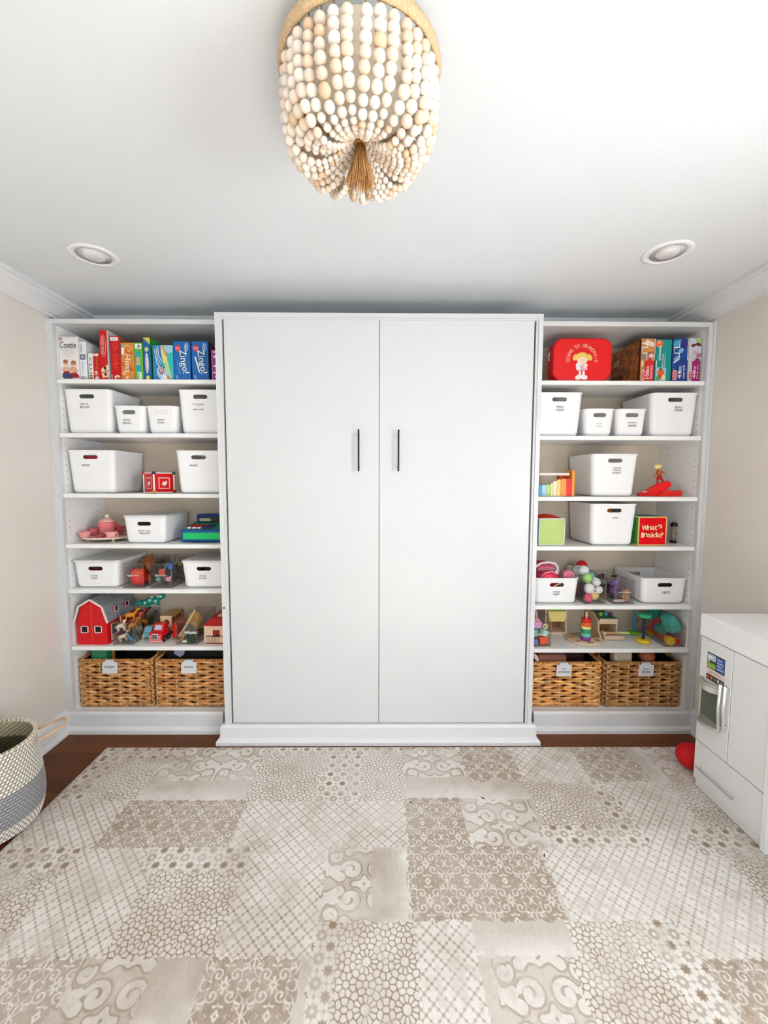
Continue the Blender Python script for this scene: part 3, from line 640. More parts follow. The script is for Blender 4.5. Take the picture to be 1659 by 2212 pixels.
game_box('board_game_box', 'white game box picturing two sitting children at the left end of the top shelf', 129, 171, 727, Z0, 'F0EDEA', 'E6E2DE',
  [('r', .03, .90, .20, .985, 'C9B6B4'), ('p', [(.2, .03), (.62, .03), (.70, .10), (.55, .16), (.15, .17), (.10, .08)], '3D4C74'), ('p', [(.60, .05), (.98, .05), (.96, .11), (.82, .17), (.58, .17)], 'A31620'),
   ('e', .35, .19, .15, .062, '9E1420'), ('p', [(.08, .25), (.22, .31), (.42, .31), (.52, .24), (.48, .20), (.16, .20)], 'E6B49C'), ('e', .32, .40, .12, .055, 'D99A7A'), ('e', .31, .43, .125, .038, 'A8683C'),
   ('p', [(.50, .27), (.62, .31), (.80, .30), (.96, .20), (.90, .17), (.60, .16)], 'E2A98E'), ('e', .72, .38, .12, .052, 'D8966F'), ('p', [(.60, .33), (.62, .43), (.74, .45), (.84, .42), (.86, .33), (.80, .38), (.66, .38)], 'B0703E'),
   ('t', 'Cootie', .50, .80, .84, .15, 0, '1C1A1A', .15), ('t', 'THE LAUGHING', .45, .68, .6, .022, 0, 'D9A9A4'), ('t', 'DOCTOR PLAY', .55, .635, .6, .022, 0, 'D9A9A4'), ('t', '& PRESCHOOL', .52, .585, .66, .024, 0, 'D9A9A4'), ('t', 'GAME', .5, .535, .3, .022, 0, 'D9A9A4'), ('t', 'MB', .11, .94, .12, .04, 0, 'B5222A'), ('t', 'AGES 3 TO 6', .6, .955, .5, .018, 0, 'A8A8A8')])
game_box('card_game_box', 'narrow white game box with a grey square beside the sitting children box', 172.3, 187.4, 738, Z0, 'EDEEF1', 'DCDDE2',
  [('r', .10, .53, .86, .67, '666B80'), ('e', .5, .60, .28, .04, 'A8ACBC'), ('t', 'Thinkfun', .35, .83, .30, .24, -90, '60646F', .2), ('t', 'Balance', .5, .33, .3, .30, -90, 'AEB2BC', .2), ('e', .32, .055, .22, .04, '3E4350'), ('e', .32, .055, .13, .024, 'EDEEF1'), ('r', .62, .02, .9, .09, 'C9C2A8')], dep=.14)
game_box('board_game_box', 'dark blue game box set back behind the narrow white one', 189, 202, 742, Z0, '22364C', '1C2C3E', [('p', [(.2, .6), (.8, .7), (.6, .95), (.3, .9)], '5C7E9C'), ('t', '15', .5, .80, .5, .14, -60, 'DDE6EC')], yf=FY+.150, dep=.14, xr=(-1.598, -1.540))
game_box('card_game_box', 'short white game box with black letters between dark blue and red boxes', 190.8, 201, 763, Z0, 'ECEBE9', 'DDDBD8', [('t', 'CLUE', .5, .45, .52, .78, -90, '16161A'), ('r', .1, .02, .9, .10, 'A58A62')], dep=.10)
game_box('card_game_box', 'short red card game box with an orange vertical title', 201.5, 216, 762, Z0, 'C41218', 'A80F14', [('r', .06, .88, .80, .965, 'F1E8E0'), ('t', 'SNAP', .42, .965-.04, .4, .03, 0, '9A2A22'), ('t', 'Sleeping', .55, .62, .44, .44, -90, 'F27A21'), ('e', .4, .29, .26, .05, 'E7B79A'), ('e', .42, .21, .24, .045, 'D99A84'), ('e', .5, .08, .3, .05, 'F0D7C8')], dep=.14)
game_box('board_game_box', 'tall red game box with a lettered oval, tallest on the top shelf', 216.5, 233.5, 712, Z0, 'D20A14', 'E9E6E4',
  [('r', .05, .30, .95, .99, 'D20A14'), ('e', .48, .68, .34, .22, 'F2A59B'), ('e', .48, .68, .27, .21, 'C40812'), ('p', [(.10, .22), (.98, .31), (.98, .20), (.14, .15)], 'EFD8B8'), ('p', [(.12, .13), (.98, .18), (.98, .06), (.30, .04)], 'EBCFA9'), ('e', .62, .235, .16, .035, '2A1512'), ('e', .66, .115, .18, .035, '6B2A1A'),
   ('s', 1, .02, .98, .02, .98, 'DAD7D8'), ('s', 1, .04, .30, .70, .90, 'C8C4C6'), ('t', 'GUESS WHO?', .48, .68, .30, .36, -90, 'F6E3DC')])
game_box('board_game_box', 'red game box with an orange scrawled title beside the tallest red box', 239.5, 261, 726, Z0, 'C70C14', '8E5A2A',
  [('r', .02, .895, .80, .975, 'F4F1EE'), ('t', '1-4  5+', .40, .935, .5, .04, 0, '33201C'), ('r', .03, .03, .10, .13, 'F4E7DF'), ('e', .62, .062, .30, .055, 'F0CDBB'), ('e', .70, .035, .22, .03, 'C7421E'), ('t', 'Oh, Golly!', .48, .56, .62, .58, -90, 'F2542A', .2)], dep=.25)
game_box('board_game_box', 'orange game box titled in white letters beside the green box', 262, 290, 740, Z0, 'DE8B3E', 'C97D3A',
  [('p', [(.1, .9), (.5, .97), (.9, .85), (.7, .7), (.4, .78)], 'E9A55F'), ('e', .62, .78, .22, .12, 'C4641F', .5), ('e', .62, .80, .13, .075, 'E9A055', .5), ('e', .2, .4, .12, .1, 'C9701F', .4), ('e', .75, .3, .15, .07, 'C4651C', .7), ('e', .2, .18, .2, .05, 'EDB06B'), ('r', .06, .68, .26, .86, 'F6F4F0'), ('e', .16, .92, .10, .05, '68B1C8'), ('e', .45, .07, .12, .04, 'F5D7A8'), ('t', 'Hisss', .53, .44, .42, .48, -90, 'FBF4E6')])
game_box('board_game_box', 'bright green game box with a blue and beige strip', 291, 309, 740, Z0, '5CB63A', '3F9130',
  [('r', .12, .84, .85, .965, 'F4F6F4'), ('r', .40, .86, .70, .945, '7E8C8A'), ('e', .46, .72, .22, .05, '1FA0D0'), ('e', .46, .28, .22, .05, '1FA0D0'), ('r', .24, .61, .68, .72, '1FA0D0'), ('r', .24, .28, .68, .40, '1FA0D0'), ('r', .24, .40, .68, .61, 'C9AE8E'), ('r', .35, .01, .80, .22, 'F1F4EE'), ('t', 'frames', .55, .115, .34, .18, -90, '44523E')])
game_box('board_game_box', 'dark blue game box with a yellow corner and white title, left of the shark box', 310.5, 325.5, 729, Z0, '1B5FA3', '178F46',
  [('p', [(.02, .995), (.99, .995), (.99, .83)], 'D9C648'), ('e', .48, .72, .28, .055, 'B9D36F'), ('e', .48, .40, .24, .24, 'F4F2F0'), ('e', .55, .06, .26, .05, 'E6DE57'), ('s', 1, .0, 1, .75, .99, '2FA53C'), ('t', 'Outfoxed', .48, .40, .26, .38, -90, 'C3273A')])
game_box('board_game_box', 'blue game box picturing a leaping shark and a yellow fish', 330, 375, 745, Z0, '2E7FB8', '1E3F8A',
  [('p', [(.5, .99), (.99, .99), (.99, .02), (.55, .02), (.40, .6)], '2FB9B4'), ('p', [(.38, .99), (.98, .99), (.97, .80), (.75, .76), (.62, .82)], '9CCBDD'), ('p', [(.62, .70), (.52, .10), (.90, .05), (.72, .55)], 'BFD98E'), ('p', [(.40, .99), (.52, .96), (.72, .62), (.62, .56), (.48, .62), (.42, .80)], 'F3D489'), ('p', [(.42, .98), (.50, .97), (.70, .70), (.64, .66)], 'E9923A'), ('p', [(.50, .60), (.66, .57), (.68, .50), (.50, .47)], 'EBD97A'),
   ('p', [(.10, .86), (.13, .87), (.22, .50), (.34, .40), (.31, .39), (.19, .48)], 'DCE9F2'), ('p', [(.18, .91), (.21, .92), (.26, .62), (.40, .46), (.37, .45), (.23, .60)], 'DCE9F2'), ('p', [(.26, .96), (.29, .96), (.32, .70), (.46, .53), (.43, .52), (.29, .68)], 'DCE9F2'),
   ('p', [(.18, .30), (.32, .40), (.55, .36), (.78, .18), (.85, .02), (.35, .02), (.22, .15)], 'A9C4D8'), ('p', [(.40, .02), (.48, .16), (.66, .14), (.74, .02)], 'E3EDF0'), ('p', [(.30, .30), (.42, .37), (.55, .32), (.50, .20), (.40, .16), (.33, .22)], '8C2630'), ('p', [(.34, .30), (.38, .33), (.45, .22), (.41, .20)], 'F2E9E6'), ('p', [(.42, .34), (.46, .35), (.51, .26), (.48, .24)], 'F2E9E6'), ('p', [(.66, .16), (.78, .10), (.80, .03), (.70, .03)], 'D4713A'), ('e', .56, .36, .035, .02, '14202E')])
for u0, u1, lab in ((375.5, 411.5, 'blue box titled Zingo, beside the shark box'), (414.5, 450.5, 'blue box titled Zingo with a white ribbon, next to the purple box')):
    rib = u0 > 400
    game_box('board_game_box', lab, u0, u1, 737, Z0, '1667B4', '124A86',
      [('e', .26, .82, .165, .085, 'DD3B3A'), ('r', .13, .79, .40, .805, 'F0C9C2'), ('r', .13, .83, .40, .845, 'F0C9C2'), ('e', .78, .85, .11, .095, 'E9F0F6'), ('e', .78, .85, .085, .078, '1B5FA6'), ('e', .77, .85, .035, .06, 'C9DCEB'), ('s', 1, .02, .25, .3, .9, '9DBF52' if not rib else '8A1E28')]
      + ([('p', [(.17, .60), (.26, .60), (.50, .20), (.42, .20)], 'E4EEF4')] if rib else [('t', 'TILE GAME', .30, .33, .13, .36, -84, '53B6D0', .3)])
      + [('t', 'Zingo!', .60, .47, .56, .62, -82, '8FA39A'), ('t', 'Zingo!', .585, .475, .53, .60, -82, 'F2F1E2'), ('t', 'ages 4+', .20, .07, .20, .10, -90, 'CFE0EE')], group=None)
game_box('board_game_box', 'dark maroon box set back behind the purple box', 451.5, 470, 733, Z0, '5A1822', '4A121C', [('p', [(.75, .99), (.99, .99), (.99, .4), (.8, .6)], 'C45A62'), ('e', .2, .72, .14, .05, 'C43B32')], yf=FY+.170, dep=.12, xr=(-.912, -.842))
game_box('card_game_box', 'short purple game box at the right end of the top shelf', 457, 472, 756, Z0, '8B2F86', '5A1C56',
  [('r', .01, .01, .14, .99, 'C77AB4'), ('r', .25, .90, .9, .97, 'D9BEE0'), ('e', .45, .78, .2, .05, 'D9BEE0'), ('e', .45, .47, .16, .035, 'F0E4F2'), ('e', .4, .26, .14, .03, 'F6EEF8'), ('e', .6, .12, .2, .03, 'E7A8D4')], dep=.16)
# right bookcase: jigsaw boxes
Z1 = RS[0]
J = lambda c: [('p', [(.02, .995), (.06, .995), (.06, .62), (.02, .62)], c)]
def jigsaw(u0, u1, vt, label, bg, pan, num, name, extra, side, dep=.28):
    art = extra+[('p', [(.30, .02), (.95, .02), (.95, .47), (.72, .50), (.72, .53), (.64, .55), (.56, .53), (.56, .50), (.30, .46)], pan),
      ('e', .19, .15, .15, .115, 'F6EDEA'), ('e', .19, .15, .12, .095, 'D9242E'), ('r', .155, .09, .215, .21, 'F3D9D6')]
    art += [('r', .44+.06*k, .25, .465+.06*k, .36, 'F0DFDC') for k in range(3)]
    art += [('t', num, .47, .16, .24, .19, 90, 'FDFDFD'), ('t', name, .72, .22, .16, .30, 90, 'FBEDEE')]
    return game_box('jigsaw_puzzle_box', label, u0, u1, vt, Z1, bg, side, art, cat='jigsaw puzzle', dep=dep)
OUT = lambda c='F4F1EC': [('r', .06, .70, .10, .80, c), ('r', .08, .78, .44, .805, c), ('r', .40, .80, .44, .98, c), ('r', .40, .50, .44, .66, c), ('r', .08, .645, .44, .67, c), ('r', .95, .50, .99, .99, c)]
jigsaw(1383.5, 1413.5, 731, 'jigsaw box with a red panel and brown horse picture, left of the teal box', 'C58B55', 'DC1F25', '100', 'horses',
  [('p', [(.02, .88), (.5, .96), (.95, .9), (.9, .80), (.4, .84)], 'EAD9BE'), ('e', .55, .73, .32, .07, 'D9934A'), ('r', .45, .62, .95, .69, '9A6A4A'), ('r', .02, .52, .42, .64, '8E7F76'), ('e', .75, .60, .16, .05, 'E9C3C0'), ('e', .12, .42, .1, .07, 'EBC08A')]+OUT()+
[('s', -1, .02, .98, .02, .98, 'BROWN')], '6A3018')
game_box('jigsaw_puzzle_box', 'teal jigsaw box with an orange round sticker and small floral picture', 1415, 1450, 733, Z1, '12928F', '0C6A68',
  [('e', .22, .895, .22, .095, 'E8703F'), ('r', .06, .02, .70, .34, '9CC4CC'), ('e', .38, .22, .22, .08, 'E2672F'), ('e', .30, .12, .14, .06, 'B9572B'), ('e', .55, .09, .14, .07, 'E8CFA0'), ('e', .20, .08, .12, .05, '4C9A62'), ('e', .36, .30, .08, .03, '3E5A3A'), ('r', .04, .34, .10, .50, 'CFE6E6'), ('r', .56, .36, .585, .68, 'CFE6E6'),
   ('r', .20, .50, .32, .84, 'D9EEEC'), ('t', '45', .18, .915, .16, .05, 90, 'FBEFE6'), ('t', 'PETER PIPER PICKED', .26, .57, .10, .46, 90, '12807D'), ('t', 'Floor Puzzle', .43, .50, .11, .30, 90, 'F2FAFA')], cat='jigsaw puzzle', dep=.28)
jigsaw(1452, 1484.5, 731, 'jigsaw box with a dark blue panel and ocean picture, right of the teal box', '1C4F96', '1B3D94', '48', 'ocean world',
  [('e', .25, .86, .22, .10, '3FA8C8'), ('e', .75, .86, .2, .1, '2A2F7E'), ('e', .55, .72, .18, .05, '8FB2D9', .8), ('e', .30, .55, .25, .04, '7FA4CC', .6), ('e', .25, .48, .25, .02, 'C9D9EA', .6), ('r', .92, .05, .98, .45, '2A1F5E')]+OUT()+[('r', .02, .02, .12, .30, 'B5574A')], '16335F')
jigsaw(1486.5, 1513.5, 730, 'jigsaw box with a magenta panel at the right end of the top shelf', 'C9D0DE', 'A3156C', '48', 'fairy tale castle',
  [('p', [(.45, .99), (.98, .99), (.98, .84), (.6, .88)], 'A9CC82'), ('e', .35, .83, .2, .035, '7A3326', .3), ('e', .75, .85, .22, .04, '6A2A20', -.3), ('e', .55, .66, .22, .05, 'D9A7B8'), ('e', .80, .60, .2, .05, 'A86A80', .5), ('e', .30, .48, .12, .06, 'E7B7A4'), ('e', .78, .50, .1, .03, '4A2E3A')], 'B9B4C4')

# ------------------------------------------------------------------ red suitcase
def suitcase():
    x0, x1, zt = X(1196, 775, FY), X(1321.5, 775, FY), Zt(1260, 732, FY); w_, h_ = x1-x0, zt-Z1; d_ = .085
    t = thing('toy_suitcase', 'red soft suitcase picturing a blonde girl on the top shelf, right bookcase', 'suitcase', ((x0+x1)/2, FY+d_/2, Z1+.0028)); yy = -d_/2
    b = MB(); b.cur = RED; R_ = .052
    P = [(a, c+h_/2) for a, c in rrect(w_, h_, R_, 8)]
    sc = lambda k: [((a)*(1-k/w_*2), h_/2+(c-h_/2)*(1-k/h_*2)) for a, c in P]
    L_ = [[(a, yy+q, c) for a, c in sc(k)] for q, k in ((0, .006), (.001, .003), (.005, .0), (d_-.005, 0), (d_, .004))]
    loft(b, L_, smooth=False, cap1=True); b.build('case_shell', t)
    b = MB(); b.cur = M('B90810', .5)
    b.tube([(a, yy+.006, c) for a, c in P], .0028, closed=True, n=6); b.tube([(a, yy+.040, c) for a, c in P], .0022, M('8E0A10', .5), closed=True, n=6); b.build('piping', t)
    b = MB(); b.tube([(-w_/2-.001, yy+.045, h_*.74), (-w_/2-.012, yy+.043, h_*.66), (-w_/2-.006, yy+.042, h_*.52)], .0022, M('EFE6E6', .4), n=5); b.tube([(-w_/2-.001, yy+.045, h_*.74), (-w_/2-.006, yy+.05, h_*.62)], .002, M('D8D0D0', .3), n=5); b.build('zip_pull', t)
    b = MB(); S_ = "GOING TO GRANDMA'S"; q = yy-.0012; mm = M('F2B091', .5); cx, cz, rr = X(1256.5, 778, FY)-(x0+x1)/2, Zt(1256, 779, FY)-Z1, .076
    for i, ch in enumerate(S_):
        if ch == ' ': continue
        a = math.radians(184-i*(188/(len(S_)-1))); wd = .0140 if ch not in "I'" else .0045
        text(b, ch, cx+rr*math.cos(a), cz+rr*math.sin(a), wd, .0185 if ch != "'" else .006, q, mm, math.degrees(a)-90)
        text(b, ch, cx+rr*math.cos(a)+.0012, cz+rr*math.sin(a)+.0006, wd, .0185 if ch != "'" else .006, q-.0004, mm, math.degrees(a)-90)
    b.build('printed_lettering', t)
    b = MB(); q = yy-.0012; sk = M('F7DCCB', .5); hair = M('EDC160', .5); dr = M('EBA9B4', .5); wh = M('F4E6E2', .5); s = 1.22; ox, oz = X(1256.5, 800, FY)-(x0+x1)/2, .004
    D = lambda x, z, rx, rz, m, a=0: (disc(b, ox+x*s, oz+z*s, rx*s, rz*s, D.q, m, a=a), setattr(D, 'q', D.q-.0002)); D.q = q
    D(-.013, .012, .016, .011, wh, .3); D(.011, .012, .016, .011, wh, -.2)
    for xx in (-.008, .008): quad(b, [(ox+s*(xx-.006), oz+s*.012), (ox+s*(xx+.006), oz+s*.012), (ox+s*(xx+.005), oz+s*.040), (ox+s*(xx-.005), oz+s*.040)], wh, D.q)
    D.q -= .0003; quad(b, [(ox-s*.022, oz+s*.040), (ox+s*.026, oz+s*.043), (ox+s*.014, oz+s*.074), (ox-s*.012, oz+s*.074)], dr, D.q); D.q -= .0003
    D(-.014, .060, .013, .016, wh, .5); D(.016, .062, .008, .010, sk, -.4); D(-.006, .052, .006, .010, M('8FB3CF', .5)); D(-.016, .050, .010, .008, wh)
    D(0, .090, .024, .022, sk); D(0, .101, .026, .018, hair); D(-.028, .098, .012, .013, hair); D(.028, .098, .012, .013, hair); D(-.036, .092, .007, .010, hair, .4); D(.036, .092, .007, .010, hair, -.4)
    D(0, .086, .018, .012, sk); D(-.006, .086, .0016, .0022, M('5B4A58', .5)); D(.006, .086, .0016, .0022, M('5B4A58', .5)); D(0, .079, .003, .0008, M('D8808A', .5))
    b.build('printed_girl', t)
suitcase()

# ------------------------------------------------------------------ shelf toys, left bookcase
def cube_toy():
    x0, x1 = X(332, 1040, FY), X(380, 1040, FY); s = .112; z = LS[2]
    t = thing('activity_cube', 'red cube drum toy with coloured corner knobs between the two music bins', 'toy cube', (X(344, 1040, FY+.09), FY+.088, z), rz=.95); h = s/2
    b = MB(); b.rbox(-h, h, -h, h, .002, s, .006, M('D90B12', .35)); b.build('cube_body', t)
    b = MB(); wh = M('F3E3DE', .4)
    for f in (0, -PI/2):
        b.X = Matrix.Rotation(f, 4, 'Z')
        for a, c in ((.55, .0012), (.47, 0)):
            k = h*a; e = h*(a-.07)
            for q in ([(-k, -k), (k, -k), (k, -e), (-k, -e)], [(-k, e), (k, e), (k, k), (-k, k)], [(-k, -k), (-e, -k), (-e, k), (-k, k)], [(e, -k), (k, -k), (k, k), (e, k)]):
                quad(b, [(x, y+s/2) for x, y in q], wh, -h-.0008)
            break
        quad(b, [(-.014, s/2-.010), (.004, s/2-.015), (.016, s/2), (.013, s/2+.015), (.002, s/2+.006), (-.006, s/2+.010)], wh, -h-.0008)
    b.X = None; b.build('printed_panels', t)
    b = MB(); b.cur = M('F2EFEA', .4)
    for a in ((-1, -1), (1, -1), (-1, 1), (1, 1)): b.cyl((a[0]*h, a[1]*h, .008), (a[0]*h, a[1]*h, s-.006), .0045, n=8)
    for z_ in (.004, s): 
        for p, q in (((-h, -h), (h, -h)), ((-h, h), (h, h)), ((-h, -h), (-h, h)), ((h, -h), (h, h))): b.cyl((p[0], p[1], z_), (q[0], q[1], z_), .0035, n=8)
    b.build('edge_rods', t)
    for (a, c, z_, col) in ((-1, -1, s, '4A1E66'), (1, -1, s, '1D5B34'), (-1, -1, .006, 'E8A21C'), (1, -1, .008, 'B5121C'), (-1, 1, s, 'D9202A'), (1, 1, s, '2560A8')):
        MB().sph((a*h, c*h, max(z_, .0098)), (.011, .011, .009), M(col, .35)).build('corner_knob', t)
cube_toy()
def cup_mesh(b, r, h, m, handle=0, seg=8):
    b.cur = m; b.lathe([(r*.58, 0), (r*.62, h*.06), (r*.80, h*.45), (r, h), (r*.93, h), (r*.74, h*.45), (r*.5, h*.1), (0, h*.09)], n=seg*3)
    if handle is not None:
        c, s_ = math.cos(handle), math.sin(handle)
        b.tube([((r*.92+q*.013)*c, (r*.92+q*.013)*s_, z_) for q, z_ in ((0, h*.85), (1, h*.88), (1.3, h*.6), (1, h*.3), (-.3, h*.22))], .0028, n=6)
PK = 'E58A8C'; PK2 = 'D9686C'
def tea_set():
    z = LS[3]; cx = X(213, 1165, .20)
    t = thing('tea_tray', 'cream oval tray on short feet under the pink toy tea set', 'tray', (cx+.011, .252, z)); zt = .026
    b = MB(); b.cur = M('F1DDCB', .5); wv = [((.124+.003*math.cos(8*a))*math.cos(a), (.100+.003*math.cos(8*a))*math.sin(a)) for a in np.linspace(0, 2*PI, 65)[:-1]]
    b.prism(wv, zt-.009, zt, 'xy'); b.build('tray_top', t)
    for a in ((-.07, -.05), (.07, -.05), (-.07, .05), (.07, .05)): MB().cyl((a[0], a[1], 0), (a[0], a[1], zt-.009), .007, m=M('E9CBA8', .5)).build('foot', t)
    Y0 = .252; zz = z+zt+.0003
    def cup(px, y, r, h, col, ha, lab, name='toy_teacup', cat='toy teacup'):
        b = MB(); cup_mesh(b, r, h, M(col, .35), ha); o = b.build(name, loc=(X(px, 1150, y), y, zz)); tag(o, lab, cat, 'pink toy tea set'); return o
    cup(183, .185, .034, .034, 'EC9A9A', None, 'pink toy bowl at the front left of the tea tray', 'toy_bowl', 'toy bowl')
    cup(240, .175, .031, .034, 'F0A5A6', -.2, 'pink toy teacup with its handle to the right, front of the tea tray')
    cup(204, .265, .030, .046, 'DE6E76', 2.9, 'deep pink toy mug behind the pink bowl', 'toy_mug', 'toy mug')
    cup(259, .315, .028, .050, 'D5565A', 1.2, 'red-pink toy mug at the right, half behind the train sets bin', 'toy_mug', 'toy mug')
    p = thing('toy_teapot', 'pink toy teapot with a pale lid, tallest of the tea set', 'toy teapot', (X(232, 1140, .245), .245, zz), group='pink toy tea set')
    b = MB(); b.cur = M('E2797B', .35); b.lathe([(.026, 0), (.030, .006), (.040, .04), (.047, .074), (.047, .080), (.036, .083), (0, .083)], n=28); b.build('pot_body', p)
    b = MB(); b.tube([(.040, -.004, .062), (.062, -.004, .066), (.066, -.004, .042), (.040, -.004, .022)], .0045, M('C9444C', .35), n=8); b.build('handle', p)
    b = MB(); b.tube([(-.036, 0, .035), (-.052, .01, .055), (-.060, .014, .072)], [.009, .007, .005], M('E2797B', .35), n=8); b.build('spout', p)
    b = MB(); b.cur = M('EDB3A8', .35); b.lathe([(.040, .083), (.040, .087), (.030, .098), (.012, .105), (0, .106)], n=28); b.cur = M('F6E2D8', .35); b.lathe([(.007, .104), (.010, .118), (.009, .123), (0, .124)], n=16); b.build('lid', p, label='pale pink lid with a cream knob')
    for i, (px, y, r) in enumerate(((213, .185, .026), (216, .185, .024))):
        b = MB(); b.cur = M(PK2, .4); b.lathe([(0, 0), (r*.6, 0), (r, .005), (r*.96, .0062), (r*.5, .0025), (0, .0025)], n=24); o = b.build('toy_saucer', loc=(X(px, 1160, y), y, zz+.0001+.0066*i)); 
        tag(o, ['pink toy saucer lying between the front bowl and cup', 'pink toy saucer just behind the front one, under the teapot'][i], 'toy saucer', 'pink toy tea set')
tea_set()
def register():
    z = LS[3]; yf = .165; x0, x1 = X(389, 1160, yf), -.845; w_ = x1-x0
    t = thing('toy_cash_register', 'blue and green toy cash register beside the wall bed', 'toy cash register', ((x0+x1)/2, yf+.11, z)); y0 = -.11
    blue = M('14539E', .35)
    b = MB(); b.cur = blue; b.rbox(-w_/2, w_/2, y0, .10, .004, .074, .012, seg=3); b.build('base', t)
    b = MB(); b.rbox(-w_/2+.016, w_/2-.002, y0-.004, y0+.01, .018, .058, .004, M('0CC46A', .35)); b.build('cash_drawer', t, label='bright green cash drawer')
    b = MB(); b.cur = M('17906F', .4); b.prism([(y0+.012, .0735), (.06, .0735), (.06, .105)], -w_/2+.012, w_/2-.004, 'yz'); b.build('keyboard_slope', t)
    sl = lambda y: .0735+(y-(y0+.012))*(.0315/(.158))+.003
    for i in range(3):
        for j in range(3):
            x = -w_/2+.040+i*.028; y = y0+.030+j*.026; MB().rbox(x-.010, x+.010, y-.009, y+.009, sl(y)-.003, sl(y)+.005, .002, M('F4F2F4' if j == 0 else 'C91220', .35)).build('key', t)
    for i in range(2):
        for j in range(3):
            x = -w_/2+.128+i*.026; y = y0+.030+j*.026; MB().rbox(x-.010, x+.010, y-.009, y+.009, sl(y)-.003, sl(y)+.005, .002, M('5A1440' if (i+j) % 2 else '1D2F86', .35)).build('key', t)
    b = MB(); b.cur = M('1A3F8E', .4); b.rbox(-w_/2+.030, w_/2-.004, .030, .085, .074, .150, .012, seg=3); b.build('display_housing', t)
    b = MB(); b.rbox(-w_/2+.044, w_/2-.010, .026, .032, .098, .138, .002, M('140E16', .3)); b.rbox(-w_/2+.052, -w_/2+.118, .0245, .030, .108, .126, .001, M('A9BDA4', .3)); b.build('display', t)
register()
# ------------------------------------------------------------------ clear acrylic bins
def clear_bin(u0, u1, z, h, label, vm=1250, word=None, ww=.05, d=.29, yf=None, lip=None, scoop=False):
    yf = yf or FY+.004; x0, x1 = X(u0, vm, yf), X(u1, vm, yf); w_ = x1-x0; e = .0028
    t = thing('clear_bin', label, 'clear plastic bin', ((x0+x1)/2, yf+d/2, z)); y0 = -d/2; fh = lip or h
    b = MB(); b.cur = CLEAR; b.box(-w_/2, w_/2, y0, d/2, 0, e)
    b.box(-w_/2, w_/2, y0, y0+e, e, fh); b.box(-w_/2, w_/2, d/2-e, d/2, e, h)
    for sx in (-1, 1):
        x_ = sx*(w_/2-e/2); pl = [(y0+e, e), (d/2-e, e), (d/2-e, h), (y0+e+(.05 if lip else 0), h), (y0+e, fh)]
        b.prism(pl, x_-e/2, x_+e/2, 'yz')
    b.build('clear_walls', t)
    b = MB(); b.cur = CLEAR_EDGE; r = .0009
    def ed(p, q): b.cyl((p[0], p[1], max(p[2], .0014)), (q[0], q[1], max(q[2], .0013)), r, n=5)
    for sx in (-1, 1):
        x_ = sx*w_/2; ed((x_, y0, 0), (x_, y0, fh)); ed((x_, d/2, 0), (x_, d/2, h)); ed((x_, y0, 0), (x_, d/2, 0)); ed((x_, y0+(.05 if lip else 0), h), (x_, d/2, h))
        if lip: ed((x_, y0, fh), (x_, y0+.05, h))
    for y_, hh in ((y0, fh), (d/2, h)): ed((-w_/2, y_, 0), (w_/2, y_, 0)); ed((-w_/2, y_, hh), (w_/2, y_, hh))
    b.build('polished_edges', t)
    if word:
        b = MB(); text(b, word, 0, fh*.52, ww, .014, y0-.0012, M('F6F4F2', .5), shear=.3); b.build('handwritten_label', t)
    return t, (x0+x1)/2, yf, w_
def critter(b, s, m, pose=0, legs=4, neck=.5):
    """small moulded animal: trunk, legs, neck, head, ears and tail in one surface group"""
    b.cur = m; b.sph((0, 0, s*.62), (s*.52, s*.26, s*.27), nu=10, nv=7)
    for sx in (-1, 1):
        for sy in (-1, 1): b.tube([(sx*s*.34, sy*s*.13, s*.6), (sx*s*.38, sy*s*.15, s*.3), (sx*s*.36, sy*s*.15, 0)], [s*.12, s*.075, s*.085], n=6)
    b.tube([(s*.36, 0, s*.70), (s*.55, 0, s*(.8+neck*.3)), (s*.66, 0, s*(.92+neck*.5))], [s*.17, s*.13, s*.11], n=7)
    b.sph((s*.74, 0, s*(.96+neck*.5)), (s*.20, s*.13, s*.14), nu=8, nv=6); 
    for sy in (-1, 1): b.sph((s*.62, sy*s*.10, s*(1.10+neck*.5)), (s*.04, s*.04, s*.09), nu=6, nv=5)
    b.tube([(-s*.48, 0, s*.7), (-s*.66, 0, s*.6), (-s*.70, 0, s*.35)], [s*.05, s*.04, s*.03], n=5)
def figure(b, s, m1, m2, m3):
    """small standing toy figure: legs, body, arms, head, hair"""
    for sx in (-1, 1):
        b.tube([(sx*s*.09, 0, s*.45), (sx*s*.11, 0, s*.22), (sx*s*.12, -s*.02, 0)], [s*.085, s*.07, s*.075], m2, n=6)
        b.tube([(sx*s*.15, 0, s*.76), (sx*s*.26, -s*.03, s*.60), (sx*s*.30, -s*.10, s*.48)], [s*.06, s*.05, s*.05], m1, n=6)
    b.sph((0, 0, s*.60), (s*.17, s*.12, s*.22), m1, 10, 7); b.sph((0, 0, s*.92), (s*.13, s*.12, s*.14), M('E2B48E', .5), 10, 7); b.sph((0, s*.02, s*.97), (s*.14, s*.13, s*.12), m3, 10, 7)
def toy(fn, name, cat, label, loc, rot=(0, 0, 0), group=None, **k):
    b = MB(); fn(b, **k); o = b.build(name, loc=loc); o.rotation_euler = rot; tag(o, label, cat, group); return o
def ball(x, y, z, r, col, label, dots=False, group='balls in the clear bin', cat='toy ball'):
    b = MB(); b.sph((0, 0, 0), r, M(col, .4), 20, 14)
    if dots:
        dk = M('3A3A44', .6)
        for k in range(26):
            a = k*2.4; q = 1-2*(k+.5)/26; rr = math.sqrt(1-q*q); p = Vector((rr*math.cos(a), rr*math.sin(a), q)); b.sph(p*r*.985, r*.075, dk, 6, 5)
    o = b.build('toy_ball', loc=(x, y, z)); tag(o, label, cat, group); return o

